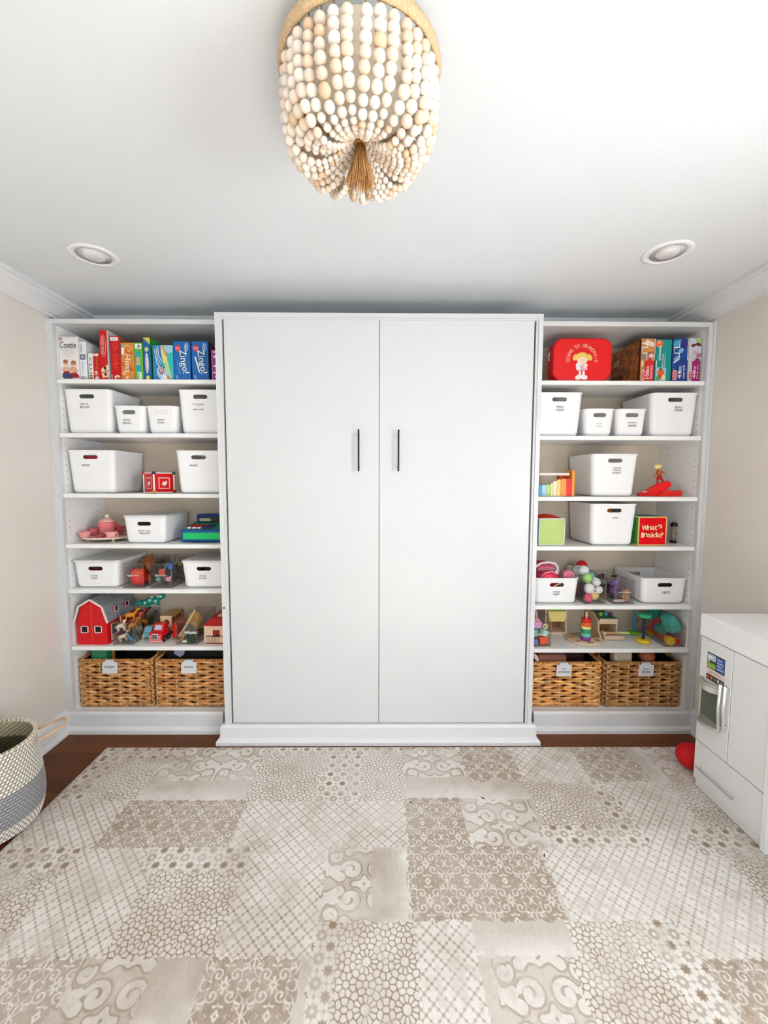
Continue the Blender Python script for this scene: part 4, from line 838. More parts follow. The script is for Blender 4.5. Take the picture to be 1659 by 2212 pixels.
# L5: two bins of figures
t, cx, yf, w_ = clear_bin(265.5, 310, LS[4], .137, 'clear bin lettered figures holding a red toy head, left bookcase', word='figures', ww=.066)
z = LS[4]+.0034
b = MB(); b.sph((0, 0, .044), (.043, .04, .046), M('E0161A', .5)); b.sph((.004, -.012, .075), (.036, .034, .022), M('F0501E', .5)); b.sph((-.028, .0, .082), (.018, .02, .018), M('A61430', .5))
tag(b.build('round_toy', loc=(cx+.002, yf+.055, z+.0035)), 'round red toy head at the front of the left figures bin', 'toy')
def blob(b, s, m): b.sph((0, 0, s*.5), (s*.55, s*.4, s*.5), m, 10, 7); b.sph((s*.3, 0, s*.95), (s*.28, s*.25, s*.26), m, 8, 6); b.tube([(-s*.3, 0, s*.5), (-s*.8, 0, s*.7)], [s*.14, s*.07], m, n=6); b.tube([(s*.2, 0, s*.4), (s*.7, -s*.2, s*.2)], [s*.14, s*.09], m, n=6)
for i, (dx, dy, dz, c, s, lab) in enumerate(((-.02, .12, .0, 'B8142C', .055, 'crimson toy dragon behind the red toy head'), (.02, .14, .05, 'D9701E', .06, 'orange toy figure lying on top in the left figures bin'), (.028, .19, .0, 'C9521C', .07, 'rusty orange toy figure at the right side of the left figures bin'), (-.02, .20, .06, 'A8642C', .055, 'tan toy figure near the back of the left figures bin'), (.02, .24, .03, '7C3A22', .07, 'brown toy figure at the back of the left figures bin'), (-.03, .09, .05, 'D2261E', .045, 'bright red toy figure just behind the round red toy'), (.035, .10, .02, 'E0551E', .045, 'vivid orange toy figure low at the right of the round red toy'), (.0, .17, .09, '8C3A1E', .05, 'chestnut toy figure on top of the heap in the left figures bin'))):
    toy(lambda b, s, m: blob(b, s, m), 'toy_figure', 'toy figure', lab, (cx+dx, yf+dy, z+dz), (0, .3*i, i*1.3), 'figures in the left clear bin', s=s, m=M(c, .5))
t, cx, yf, w_ = clear_bin(324, 371, LS[4], .137, 'clear bin lettered figures holding grey and blue toys, beside the toddler toys bin', word='figures', ww=.066)
for i, (dx, dy, dz, c, s, fn, lab, ro) in enumerate((
    (.0, .060, .0, '4C4A46', .060, critter, 'dark grey toy animal at the bottom front of the right figures bin', 0), (-.032, .035, .030, '5FA8A4', .022, blob, 'small teal toy low at the left of the right figures bin', .4),
    (-.02, .045, .052, 'DC4A40', .042, blob, 'coral red toy figure in the middle of the right figures bin', -.6), (.022, .028, .028, 'E39AA0', .026, blob, 'small pink toy figure low in the right figures bin', .3),
    (.020, .065, .085, '2468B8', .040, blob, 'bright blue toy near the top of the right figures bin', 1.5), (-.012, .11, .07, '8E8A82', .055, critter, 'light grey toy horned animal on top of the right figures bin', .6),
    (.052-.01, .15, .085, 'A3C83A', .030, blob, 'lime green toy at the top right of the right figures bin', 0), (.03, .17, .02, 'B9AE8C', .055, critter, 'cream spotted toy animal at the right side of the right figures bin', 2), (-.02, .20, .03, '2C2826', .07, critter, 'black toy animal at the back of the right figures bin', 1), (-.03, .075, .0, '35332F', .045, blob, 'charcoal toy figure low at the left of the right figures bin', .5), (.035, .11, .05, '55524C', .045, blob, 'slate grey toy figure at the right wall of the right figures bin', 1.1), (.0, .14, .02, '6E665A', .05, blob, 'taupe toy figure in the middle of the right figures bin', 2.2))):
    toy(lambda b, s, m, fn=fn: fn(b, s, m), 'toy_animal' if fn is critter else 'toy_figure', 'toy animal' if fn is critter else 'toy figure', lab, (cx+dx, yf+dy, z+dz), (0, .25 if ro else 0, ro), 'figures in the right clear bin', s=s, m=M(c, .5))
# ------------------------------------------------------------------ red barn
def barn():
    z = LS[5]; yf = FY+.004; x0, x1 = -1.6925, X(231.5, 1370, yf); w_ = x1-x0; h_ = Zt(190, 1297, yf)-z; d_ = .265
    t = thing('toy_barn', 'red toy barn with a grey shingled roof at the left end of the sixth shelf', 'toy barn', ((x0+x1)/2, yf+d_/2, z)); y0, y1 = -d_/2, d_/2; W = w_/2
    red = M('D8101A', .45); wh = M('F3DDD6', .45); gr = M('9A9BA0', .6, var=(40, .1)); H1 = h_*.53
    G = [(-W, 0), (W, 0), (W, H1), (W*.66, h_*.86), (0, h_), (-W*.66, h_*.86), (-W, H1)]
    b = MB(); b.prism(G, y0+.002, y1-.002, 'xz', red); b.build('walls', t)
    b = MB(); b.cyl((.002, y0+.0012, .002), (-.002, y0+.0012, h_-.01), .0010, m=M('F0703E', .5), n=6); b.build('door_seam', t)
    # roof: four shingled slopes with overhang, plus white bargeboards
    b = MB(); b.cur = gr; R = [(W*1.10, H1-.008), (W*.76, h_*.86), (0, h_+.004), (-W*.76, h_*.86), (-W*1.10, H1-.008)]
    for i in range(4):
        p, q = Vector(R[i]), Vector(R[i+1]); nrm = Vector(((q-p).y, -(q-p).x)).normalized(); nrm = nrm if nrm.dot(Vector((p.x+q.x, .2))) > 0 else -nrm
        b.prism([tuple(p), tuple(q), tuple(q+nrm*.004), tuple(p+nrm*.004)], y0-.006, y1+.004, 'xz')
        n = 16
        for k in range(n):      # battens
            yb = y0+(k+.5)*d_/n; b.prism([tuple(p+nrm*.004), tuple(q+nrm*.004), tuple(q+nrm*.0052), tuple(p+nrm*.0052)], yb-.0025, yb+.0025, 'xz', M('74767C', .6))
    b.build('roof', t)
    b = MB(); b.cur = wh
    for i in range(4):
        p, q = Vector(R[i]), Vector(R[i+1]); nrm = Vector(((q-p).y, -(q-p).x)).normalized(); nrm = nrm if nrm.dot(Vector((p.x+q.x, .2))) > 0 else -nrm
        b.prism([tuple(p-nrm*.004), tuple(q-nrm*.004), tuple(q+nrm*.0055), tuple(p+nrm*.0055)], y0-.010, y0-.005, 'xz')
    b.build('bargeboards', t, label='white edge boards of the roof')
    for cx in (-W*.48, W*.42):
        b = MB(); s = .0205; zc = h_*.345; 
        for p in ((-s, s, s-.004, s), (-s, s, -s, -s+.004)): b.box(cx+p[0], cx+p[1], y0-.002, y0+.003, zc+p[2], zc+p[3], wh)
        for p in ((-s, -s+.005), (s-.004, s)): b.box(cx+p[0], cx+p[1], y0-.002, y0+.003, zc-s, zc+s, wh)
        b.box(cx-s+.004, cx+s-.004, y0+.0005, y0+.0018, zc-s+.004, zc+s-.004, M('1A0E0E', .7)); b.build('window', t)
    b = MB(); b.box(W-.002, W+.0015, y0+.035, y0+.10, .01, H1*.80, wh); b.box(W, W+.0022, y0+.041, y0+.094, .045, H1*.76, M('180C0C', .7)); b.box(W, W+.0022, y0+.041, y0+.094, .014, .040, M('C11', .5) if 0 else red)
    b.tube([(W+.003, y0+.041, .014), (W+.003, y0+.094, .040)], .0018, wh, n=4); b.tube([(W+.003, y0+.041, .040), (W+.003, y0+.094, .014)], .0018, wh, n=4); b.build('side_door', t)
    for yy in (y0+.085, y0+.185):
        b = MB(); xf = W*1.03; zc = h_*.72; s = .017
        b.prism([(W*.5, zc+s+.004), (xf, zc+s), (xf, zc-s), (W*.8, zc-s)], yy-s, yy+s, 'xz', red)
        b.prism([(W*.4, zc+s+.016), (xf+.006, zc+s+.002), (xf+.006, zc+s-.002), (W*.4, zc+s+.010)], yy-s-.004, yy+s+.004, 'xz', gr)
        for a, c, d, e in ((-s, s, s-.004, s), (-s, s, -s, -s+.004), (-s, -s+.004, -s, s), (s-.004, s, -s, s)): b.box(xf, xf+.002, yy+a, yy+c, zc+d, zc+e, wh)
        b.box(xf, xf+.001, yy-s+.004, yy+s-.004, zc-s+.004, zc+s-.004, M('2A1A1A', .7)); b.build('dormer', t)
    b = MB(); b.tube([(W*.15*math.cos(a)*2+.0, y0+.11+.02*math.sin(a), h_+.006+.014*max(0, math.sin(a))) for a in np.linspace(0, PI, 12)], .003, wh, n=6); b.build('carry_handle', t)
barn()
t, cx, yf, w_ = clear_bin(243, 286.8, LS[5], .123, 'clear bin heaped with toy animals beside the red barn', vm=1360)
z = LS[5]+.004
cr_ = [(-.028, .03, .002, 'E8D9BE', .040, .2, 'cream toy cow low at the left of the animal bin'), (.022, .03, .002, '5C8FB4', .036, 2.6, 'blue toy animal low at the front right of the animal bin'), (-.02, .032, .045, 'F0E2CC', .038, .1, 'white toy horse at the front of the animal bin'),
 (.02, .036, .046, 'CF7F1E', .042, .4, 'orange toy tiger in the middle front of the animal bin'), (-.026, .04, .082, 'C08468', .036, 2.8, 'pinkish toy pig at the top left of the animal bin'), (.012, .055, .088, 'D8891F', .046, .5, 'large orange toy giraffe on top of the animal bin'),
 (.03, .095, .07, 'C4705A', .046, .3, 'salmon toy animal right of the orange giraffe'), (-.01, .11, .03, '6A4A30', .055, 1.4, 'brown toy bear inside the animal bin'), (.028, .13, .02, 'B9A27E', .045, 2.2, 'tan toy sheep at the right side of the animal bin'),
 (.0, .15, .085, 'B8331C', .045, .8, 'rust red toy animal on the heap behind the giraffe'), (.034, .19, .05, 'D89030', .042, 2.9, 'amber toy lion at the back right of the animal bin'), (-.02, .20, .07, '241C18', .05, .3, 'black toy animal at the back of the animal bin'), (.01, .23, .02, '3A2A20', .06, 1.2, 'dark brown toy animal at the bottom back of the animal bin')]
for dx, dy, dz, c, s, r, lab in cr_: toy(lambda b, s, m: critter(b, s, m), 'toy_animal', 'toy animal', lab, (cx+dx, yf+dy, z+dz), (.2*math.sin(dx*200), .2*math.cos(dy*90), r), 'toy animals in the clear bin', s=s*1.15, m=M(c, .5, var=(60, .12)))
b = MB(); tm = M('12897C', .45); b.sph((0, 0, 0), (.060, .026, .022), tm, 14, 8); b.tube([(-.05, 0, 0), (-.085, 0, .006), (-.115, .01, .0)], [.018, .010, .003], tm); b.sph((.062, 0, .012), (.024, .018, .016), tm)
for q in ((.0, -.022, .010), (.03, -.024, -.004), (-.03, -.022, .0), (.06, -.016, .016), (.01, -.008, .021), (.045, -.006, .018)): b.sph(q, .0085, M('BFE4DE', .4), 8, 6)
for sx in (-.03, .03): b.tube([(sx, 0, -.01), (sx+.01, -.01, -.035)], [.012, .009], tm)
o = b.build('toy_dinosaur', loc=(cx+.062, yf+.185, LS[5]+.196)); o.rotation_euler = (0, -.20, .2); tag(o, 'teal toy dinosaur with white spots on top of the heap of toy animals', 'toy animal')
# ------------------------------------------------------------------ vehicles
def wheel(b, x, y, z, r, wd, m, axis='x'):
    d = Vector((wd/2, 0, 0)) if axis == 'x' else Vector((0, wd/2, 0)); c = Vector((x, y, z)); b.cyl(c-d, c+d, r, m=m, n=20)
def truck():
    z = LS[5]; yf = FY+.026; x0, x1 = X(321.5, 1380, yf), X(349, 1380, yf); w_ = x1-x0; W = w_/2; h_ = (Zt(338, 1347, yf)-z)*.84; L_ = .104
    t = thing('toy_truck', 'red wooden toy truck with a grey grille on the sixth shelf', 'toy truck', ((x0+x1)/2, yf+L_/2, z)); y0 = -L_/2
    red = M('E01A1E', .4)
    b = MB(); b.cur = red; b.rbox(-W, W, y0, y0+.086, .010, h_*.60, .005, seg=3); b.prism([(y0+.028, h_*.58), (y0+.084, h_*.58), (y0+.084, h_), (y0+.052, h_)], -W+.006, W-.006, 'yz'); b.build('cab', t)
    b = MB(); b.rbox(-W-.002, W+.002, y0-.005, y0+.012, .004, .016, .004, M('E8A49C', .4)); b.build('bumper', t)
    b = MB(); b.rbox(-W*.56, W*.50, y0-.003, y0+.002, .020, h_*.56, .002, M('CFC9CC', .35)); b.rbox(-W*.44, W*.38, y0-.0045, y0, .024, h_*.52, .001, M('6F6B70', .5)); b.build('grille', t)
    for sx in (-.78, .74):
        for q in (.024, .038): MB().sph((W*sx, y0-.001, q), (.004, .003, .005), M('F6D98C', .3), 8, 6).build('headlamp', t)
    s_ = (.052-.028)/(h_*.42); b = MB(); za, zb_ = h_*.68, h_*.93; ya, yb = y0+.028+(za-h_*.58)*s_-.0008, y0+.028+(zb_-h_*.58)*s_-.0008
    b.add([(-W*.62, ya, za), (W*.55, ya, za), (W*.50, yb, zb_), (-W*.55, yb, zb_)], [(0, 1, 2, 3)], M('B7CEDD', .25)); b.build('windscreen', t)
    for yy in (y0+.026, y0+.066):
        for sx in (-1, 1): b = MB(); wheel(b, sx*(W+.002), yy, .0165, .0165, .008, M('1C1412', .6)); b.sph((sx*(W+.0065), yy, .0165), (.002, .004, .004), M('CFC6BE', .4), 8, 6); b.build('wheel', t)
    b = MB(); b.cur = M('221614', .6); b.rbox(-W*.8, W*.8, y0+.0865, L_/2, .012, .028, .003); b.build('chassis', t)
truck()
def car_side():
    yf = FY+.070; cx = -1.3465; z = LS[5]
    t = thing('toy_car', 'light blue toy car with cream wheels left of the red truck', 'toy car', (cx, yf+.052, z), rz=.10)
    b = MB(); b.cur = M('7CB4C6', .4); b.prism([(-.050, .016), (.050, .016), (.052, .034), (.032, .042), (.020, .066), (-.022, .068), (-.040, .044), (-.052, .038)], -.021, .021, 'yz'); b.build('body', t)
    for yy in (-.030, .030):
        for sx in (-1, 1): b = MB(); wheel(b, sx*.024, yy, .017, .017, .007, M('E6D2B4', .5)); b.build('wheel', t)
car_side()
def wooden_bus():
    yf = FY+.146; x0, x1 = X(345, 1330, yf), X(370, 1330, yf); w_ = x1-x0; W = w_/2; z = LS[5]; zt = Zt(355, 1331, yf)-z
    t = thing('wooden_bus', 'plain wooden toy box truck with a round hole behind the red truck', 'toy truck', ((x0+x1)/2, yf+.071, z)); wd = M('C99A5C', .55, var=(20, .08))
    b = MB(); b.cur = wd; b.box(-W, W, -.063, .07, .052, zt); b.build('box_body', t)
    b = MB(); b.rbox(-W, W, -.069, -.0632, .048, zt, .001, M('EFCFA8', .5), 1); disc(b, .006, (.052+zt)/2-.004, .014, .016, -.0698, M('7A3A1E', .7)); b.build('end_panel', t)
    b = MB()
    for yy in (-.04, -.005, .03): b.rbox(W-.001, W+.001, yy-.012, yy+.012, zt*.62, zt*.88, .0005, M('5A2018', .7), 1)
    b.build('side_windows', t)
    b = MB(); b.box(-W+.002, W-.002, -.060, .066, .026, .052, M('E3A24E', .5)); b.build('chassis', t)
    for yy in (-.034, .040):
        for sx in (-1, 1): b = MB(); wheel(b, sx*(W-.005), yy, .026, .026, .008, M('2A1814', .6)); b.build('wheel', t)
wooden_bus()
def red_caboose():
    yf = FY+.070; x0, x1 = -1.205, -1.155
    z = LS[5]; t = thing('toy_wagon', 'red toy wagon with a pale wheel left of the clear bin of train track', 'toy wagon', ((x0+x1)/2, yf+.052, z))
    b = MB(); b.rbox(-.016, .016, -.05, .05, .010, .098, .004, M('C40E14', .4)); b.build('body', t)
    for sx in (-1, 1):
        for yy in (-.025, .03): b = MB(); wheel(b, sx*.018, yy, .019, .019, .005, M('EDC6A8', .5)); b.build('wheel', t)
    b = MB(); b.rbox(-.014, .014, -.03, .03, .098, .118, .002, M('6E1A12', .5)); b.build('roof_hatch', t)
red_caboose()
t, cx, yf, w_ = clear_bin(379, 424, LS[5], .132, 'clear bin of wooden train track pieces beside the wooden toy house', vm=1365, d=.28)
z = LS[5]+.004
for i, (p, q, r, c, lab) in enumerate((((-.045, .02, .01), (.012, .10, .14), .007, 'D9B586', 'long pale wooden stick leaning in the train track bin'), ((-.04, .05, .015), (-.012, .02, .06), .008, 'C79A66', 'short wooden stick low at the left of the train track bin'), ((.0, .11, .05), (.045, .03, .060), .009, 'B98A52', 'wooden bar lying across the train track bin'))):
    b = MB(); b.cyl(p, q, r, m=M(c, .55), n=10); o = b.build('wooden_stick', loc=(cx, yf, z)); tag(o, lab, 'wooden stick', 'sticks in the train track bin')
b = MB(); b.cur = M('CDA05C', .55, var=(30, .1)); b.prism([(-.045, 0), (.045, 0), (.05, .05), (.0, .085), (-.048, .05)], -.012, .012, 'xz'); o = b.build('wooden_wedge', loc=(cx+.020, yf+.085, z+.050)); o.rotation_euler = (0, .4, -.5); tag(o, 'five-sided light wooden block resting in the train track bin', 'wooden block')
b = MB()
for k in range(7): b.sph((-.018+k*.009, random.uniform(-.004, .004), random.uniform(-.003, .006)), (.009, .008, .007), M('DDE2DC', .3), 8, 6)
o = b.build('bead_string', loc=(cx+.012, yf+.024, z+.055)); tag(o, 'string of glassy white beads in the train track bin', 'bead string')
for dx, dy, r, c, lab in ((.022, .04, .026, '2E4A2C', 'dark green toy bush at the bottom right of the train track bin'), (-.006, .075, .022, '3C5636', 'mossy green toy bush further back in the train track bin'), (.02, .10, .026, '243A24', 'deep green toy bush at the back of the train track bin')):
    b = MB()
    for k in range(22): b.sph((random.uniform(-r, r)*.7, random.uniform(-r, r)*.7, r*.8+random.uniform(-r, r)*.6), r*.35, M(c, .8), 7, 5)
    tag(b.build('toy_bush', loc=(cx+dx, yf+dy, z+.002)), lab, 'toy bush', 'green bushes in the train track bin')
b = MB(); b.sph((0, 0, .008), (.016, .010, .008), M('EDE6DA', .4)); tag(b.build('toy_pebble', loc=(cx-.018, yf+.018, z)), 'white pebble at the bottom front of the train track bin', 'toy pebble')
def toy_house():
    z = LS[5]; yf = FY; x0, x1 = X(441, 1370, yf), -.847; w_ = x1-x0; W = w_/2; h_ = Zt(450, 1352, yf)-z; d_ = .20
    t = thing('toy_house', 'cream wooden toy house with a red roof against the wall bed', 'toy house', ((x0+x1)/2, yf+d_/2, z)); y0 = -d_/2; cr = M('F0CDB0', .5); dk = M('6A1A14', .5)
    b = MB(); b.box(-W, W, y0, d_/2, .006, h_, cr); b.box(-W-.003, W, y0-.003, d_/2, 0, .006, M('F2BFA2', .5)); b.box(-W-.003, W, y0-.003, y0, h_-.005, h_, cr); b.build('walls', t)
    b = MB(); b.prism([(-W-.006, h_), (W, h_), (W, h_+.045), (-W+.040, h_+.045)], y0-.004, d_/2+.004, 'xz', M('B21218', .45)); b.build('roof', t)
    b = MB(); b.rbox(.004, W, y0+.02, y0+.06, h_+.040, h_+.056, .003, M('E8A88C', .5)); b.build('chimney', t)
    b = MB(); cx = .002; zc = h_*.60; s = .019; b.box(cx-s, cx+s, y0-.0015, y0+.001, zc-s, zc+s, dk); b.box(cx-s+.005, cx+s-.004, y0-.002, y0-.0012, zc-s+.004, zc+s-.004, M('A8281E', .4)); b.box(cx-.002, cx+s-.004, y0-.0025, y0-.002, zc-s+.004, zc-.004, M('3A1410', .4)); b.build('window', t)
    b = MB(); b.box(-W+.012, W, y0-.003, y0, .062-.012, .065-.012, M('3E1A14', .5)); b.box(-W+.006, W, y0-.0035, y0, .008, .011, M('4A1C14', .5))
    for k in range(9): b.box(-W+.014+k*.0085, -W+.0150+k*.0085, y0-.0022, y0, .011, .050, M('5A2A1C', .5))
    b.build('porch_railing', t)
toy_house()
# ------------------------------------------------------------------ shelf toys, right bookcase
def xylophone():
    z = RS[2]; yf = FY+.006; x0, x1 = .842, X(1242, 1050, yf); zt = Zt(1235, 1016, yf)-z
    t = thing('toy_xylophone', 'rainbow toy xylophone standing on its side with an orange frame end', 'toy xylophone', ((x0+x1)/2, yf+.02, z)); ox = (x0+x1)/2
    b = MB(); b.cur = M('F39A3A', .4); b.rbox(x1-.018-ox, x1-ox, -.02, .09, 0, zt, .005, seg=3); b.build('frame_end', t, label='orange rounded frame end')
    b = MB(); b.rbox(x1-.060-ox, x1-.019-ox, .05, .085, .07, zt-.012, .003, M('E4501A', .4)); b.build('back_panel', t, label='red-orange back panel')
    b = MB(); b.cyl((x0-ox, -.005, zt-.021), (x1-.030-ox, -.005, zt-.021), .008, m=M('F4E8DD', .45), n=14); b.build('beater_stick', t)
    cols = ['A95BA5', '2E9BD6', 'A9D5E4', 'BFD878', 'E9E68C', 'F6E4D8', 'F9D06A', 'F59A3C', 'EE5A2A', 'E30F22']
    px = [1161, 1164, 1170.5, 1181, 1190, 1195, 1203, 1211.5, 1223, 1226.5, 1234]
    for i, c in enumerate(cols):
        a, e = X(px[i], 1060, yf), X(px[i+1], 1060, yf); u = i/9; hh = .062+.035*(.5-.5*math.cos(PI*min(1, max(0, (u-.2)/.6))))
        MB().rbox(max(a, x0)-ox+.0004, e-ox-.0004, -.018, .02, .002, hh, .0012, M(c, .35), 1).build('tone_bar', t)
    b = MB(); 
    for px_, zz, ch in ((1174, .014, 'D'), (1187, .013, 'F'), (1198, .03, 'A'), (1216, .016, 'G')):
        text(b, ch, X(px_, 1060, yf)-ox, zz, .007, .009, -.0188, M('6A5A6A', .5))
    b.build('note_letters', t)
xylophone()
def surfer():
    z = RS[2]; yy = .20; cx = X(1421, 1060, yy); k = .00258
    t = thing('surfer_toy', 'red surfboard toy carrying a small surfer with a yellow hat', 'surfer toy', (cx, yy, z))
    P = lambda u, v: ((u-1421)*k, (1073-v)*k)
    red = M('F2101C', .35)
    b = MB(); pts = [P(*q) for q in ((1377, 1072.5), (1379, 1067), (1400, 1057), (1418, 1046), (1432, 1040.5), (1442, 1040), (1447, 1044), (1446, 1050), (1440, 1056), (1428, 1066), (1412, 1072.5))]
    b.prism(pts, -.012, .012, 'xz', red); b.build('surfboard', t)
    b = MB(); b.sph((P(1389, 1063)[0], -.0125, P(1389, 1063)[1]), (.017, .001, .0045), M('F2B9AE', .4), 14, 6); b.build('foam_streak', t)
    b = MB(); pts = [P(*q) for q in ((1412, 1072.7), (1426, 1062), (1436, 1060), (1444, 1059), (1443, 1064), (1452, 1061.5), (1463, 1059), (1468, 1061), (1466, 1072.7))]
    b.prism(pts, -.028, .020, 'xz', M('F7281E', .35)); b.tube([(P(1446, 1069)[0], -.029, P(1446, 1069)[1]), (P(1458, 1064)[0], -.029, P(1458, 1064)[1]), (P(1466, 1062)[0], -.028, P(1466, 1062)[1])], .0028, M('FA5A22', .4), n=6); b.build('wave_base', t)
    sk = M('B8501C', .45); q = lambda u, v, y=0: (P(u, v)[0], y, P(u, v)[1])

    b = MB(); b.cur = sk
    b.tube([q(1418, 1045), q(1419.5, 1037), q(1423, 1030)], [.005, .006, .0085], n=8); b.tube([q(1431, 1040), q(1428, 1035), q(1424, 1030)], [.006, .0065, .0085], n=8)
    b.tube([q(1424, 1031), q(1423, 1024), q(1420.5, 1018.5), q(1419.5, 1014.5)], [.0095, .0105, .0115, .006], n=10)
    b.tube([q(1423, 1019), q(1428, 1017.5), q(1431, 1020.5)], [.005, .004, .0035], n=7); b.sph(q(1432, 1021), .0048)
    b.tube([q(1418, 1020), q(1415.5, 1026), q(1411, 1028.5)], [.005, .004, .0035], n=7); b.sph(q(1410, 1029.5), .0048); b.sph(q(1419.5, 1014), (.0078, .0075, .0092))
    b.build('surfer_body', t)
    b = MB(); b.cur = M('C4141A', .45); b.tube([q(1419.5, 1037), q(1421.5, 1032)], [.0075, .0100], n=10); b.tube([q(1427.5, 1036), q(1424.5, 1031.5)], [.0075, .0100], n=10); b.tube([q(1423.5, 1032.5), q(1423.5, 1028)], [.0112, .0108], n=10); b.build('swim_shorts', t)
    b = MB(); b.cur = M('F1E08A', .5); b.sph(q(1417.5, 1008.5), (.0185, .012, .0135)); b.sph(q(1423, 1006.5), (.010, .009, .007)); b.build('yellow_hat', t)
surfer()
def soft_cube(name, label, u0, u1, v0, z, yf, faces, rz, pipe, textt=None, puff=.5, shift=0, s=None):
    x0, x1 = X(u0, 1145, yf), X(u1, 1145, yf); s = s or (Zt(u0, v0, yf)-z)*.985; h = s/2
    t = thing(name, label, 'soft cube', ((x0+x1)/2+shift, yf+h+.012, z), rz=rz)
    def face(c, nrm, up, col, nm):
        b = MB(); b.cur = col; n = 8; nrm, up = Vector(nrm), Vector(up); sd = up.cross(nrm); vs = []; cc = Vector((0, 0, h))
        for i in range(n+1):
            for j in range(n+1):
                u, v = i/n*2-1, j/n*2-1; bulge = (1-u*u)*(1-v*v)*puff*.014
                vs.append(cc+nrm*(h+bulge)+sd*u*h*.985+up*v*h*.985)
        b.add(vs, [(i*(n+1)+j, (i+1)*(n+1)+j, (i+1)*(n+1)+j+1, i*(n+1)+j+1) for i in range(n) for j in range(n)], smooth=True)
        return b.build(nm, t)
    for i, (nr, up) in enumerate((((0, -1, 0), (0, 0, 1)), ((-1, 0, 0), (0, 0, 1)), ((1, 0, 0), (0, 0, 1)), ((0, 1, 0), (0, 0, 1)), ((0, 0, 1), (0, 1, 0)))):
        face(0, nr, up, M(faces[i % len(faces)], .9, .1, bump=(300, .3)), 'fabric_panel')
    b = MB(); b.box(-h*.97, h*.97, -h*.97, h*.97, .003, s*.98, M(faces[0], .9)); b.build('foam_core', t)
    b = MB(); b.cur = M(pipe, .7, .2, bump=(300, .4))
    for z_ in (.004, s-.001): b.tube([(a*h, c*h, z_) for a, c in rrect(2, 2, .12, 4)], .0042, closed=True, n=6)
    for a in (-1, 1):
        for c in (-1, 1): b.tube([(a*h*.985, c*h*.985, .004), (a*h*.985, c*h*.985, s)], .0042, n=6)
    b.build('piping', t)
    if textt:
        for i, (w_, q, zz, sz, cx, ax) in enumerate(textt):
            for k, ch in enumerate(w_):      # bouncy lettering
                b = MB(); 
                if ch == ' ': continue
                break
        b = MB()
        for (w_, xs, zz, hts, wid) in textt:
            for k, ch in enumerate(w_):
                text(b, ch, xs[k]*s, (zz+.010*math.sin(k*2.3))*s, wid[k]*s, hts[k]*s, lambda q: -h-.0078*puff*2-.001, M('F5D9A6', .6), rot=4*math.sin(k*1.7))
        b.build('stitched_lettering', t)
    return t
soft_cube('soft_cube', 'pale green plush cube with twisted piping against the wall bed', 1161, 1221, 1114, RS[3], FY, ['C5D98A', '4FA0C0', 'E8923A', 'D8402C', 'D8402C'], .12, 'DCE6DC', puff=1.5, s=.150, shift=.0)
W1 = ('What', [-.345, -.165, -.02, .115], .68, [.20, .20, .155, .19], [.21, .13, .14, .11])
W2 = ("'s", [.215, .30], .72, [.06, .14], [.03, .11])
W3 = ('Inside?', [-.43, -.30, -.145, -.03, .085, .225, .365], .385, [.20, .14, .14, .19, .20, .14, .20], [.07, .14, .12, .055, .14, .14, .12])
def wi(): 
    t = soft_cube('question_cube', 'red soft cube asking what is inside, beside the pets bin', 1378, 1444, 1118.5, RS[3], FY-.004, ['E3141C', '4E9A4A', '1F5C96', 'E3141C', '3E9CC0'], .05, 'E8C97A', puff=.12, s=.161)
    b = MB(); h = .0805; s = .161; m = M('F6DCA8', .6)
    for w_, xs, zz, ht, wd in (W1, W2, W3):
        for k, ch in enumerate(w_):
            dz = 0 if ch != "'" else .05
            for ex in (-.004, .004):       # doubled for a heavy hand-cut look
                text(b, ch, (xs[k])*s*.88+ex*.22, (.5+(zz-.53)*.86+dz*.86+.012*math.sin(k*2.1))*s, wd[k]*s*.96, ht[k]*s*.90, -h-.0050-ex*.02, m, rot=5*math.sin(k*1.9))
    b.build('stitched_lettering', t)
wi()
def bottle():
    yy = .255; t = thing('toy_bottle', 'small clear toy timer with black ends behind the red soft cube', 'toy timer', (X(1457, 1160, yy)-.007, yy, RS[3])); h_ = .112; dk = M('1E1614', .5)
    b = MB(); b.cyl((0, 0, 0), (0, 0, .014), .017, m=dk, n=20); b.build('base', t); b = MB(); b.cyl((0, 0, h_-.014), (0, 0, h_), .0185, m=dk, n=20); b.cyl((0, 0, h_), (0, 0, h_+.008), .012, m=dk); b.build('cap', t)
    b = MB(); b.lathe([(.012, .014), (.013, .05), (.006, .056), (.013, .062), (.012, h_-.014)], m=M('A08C78', .2), n=20); b.build('glass_tube', t)
bottle()
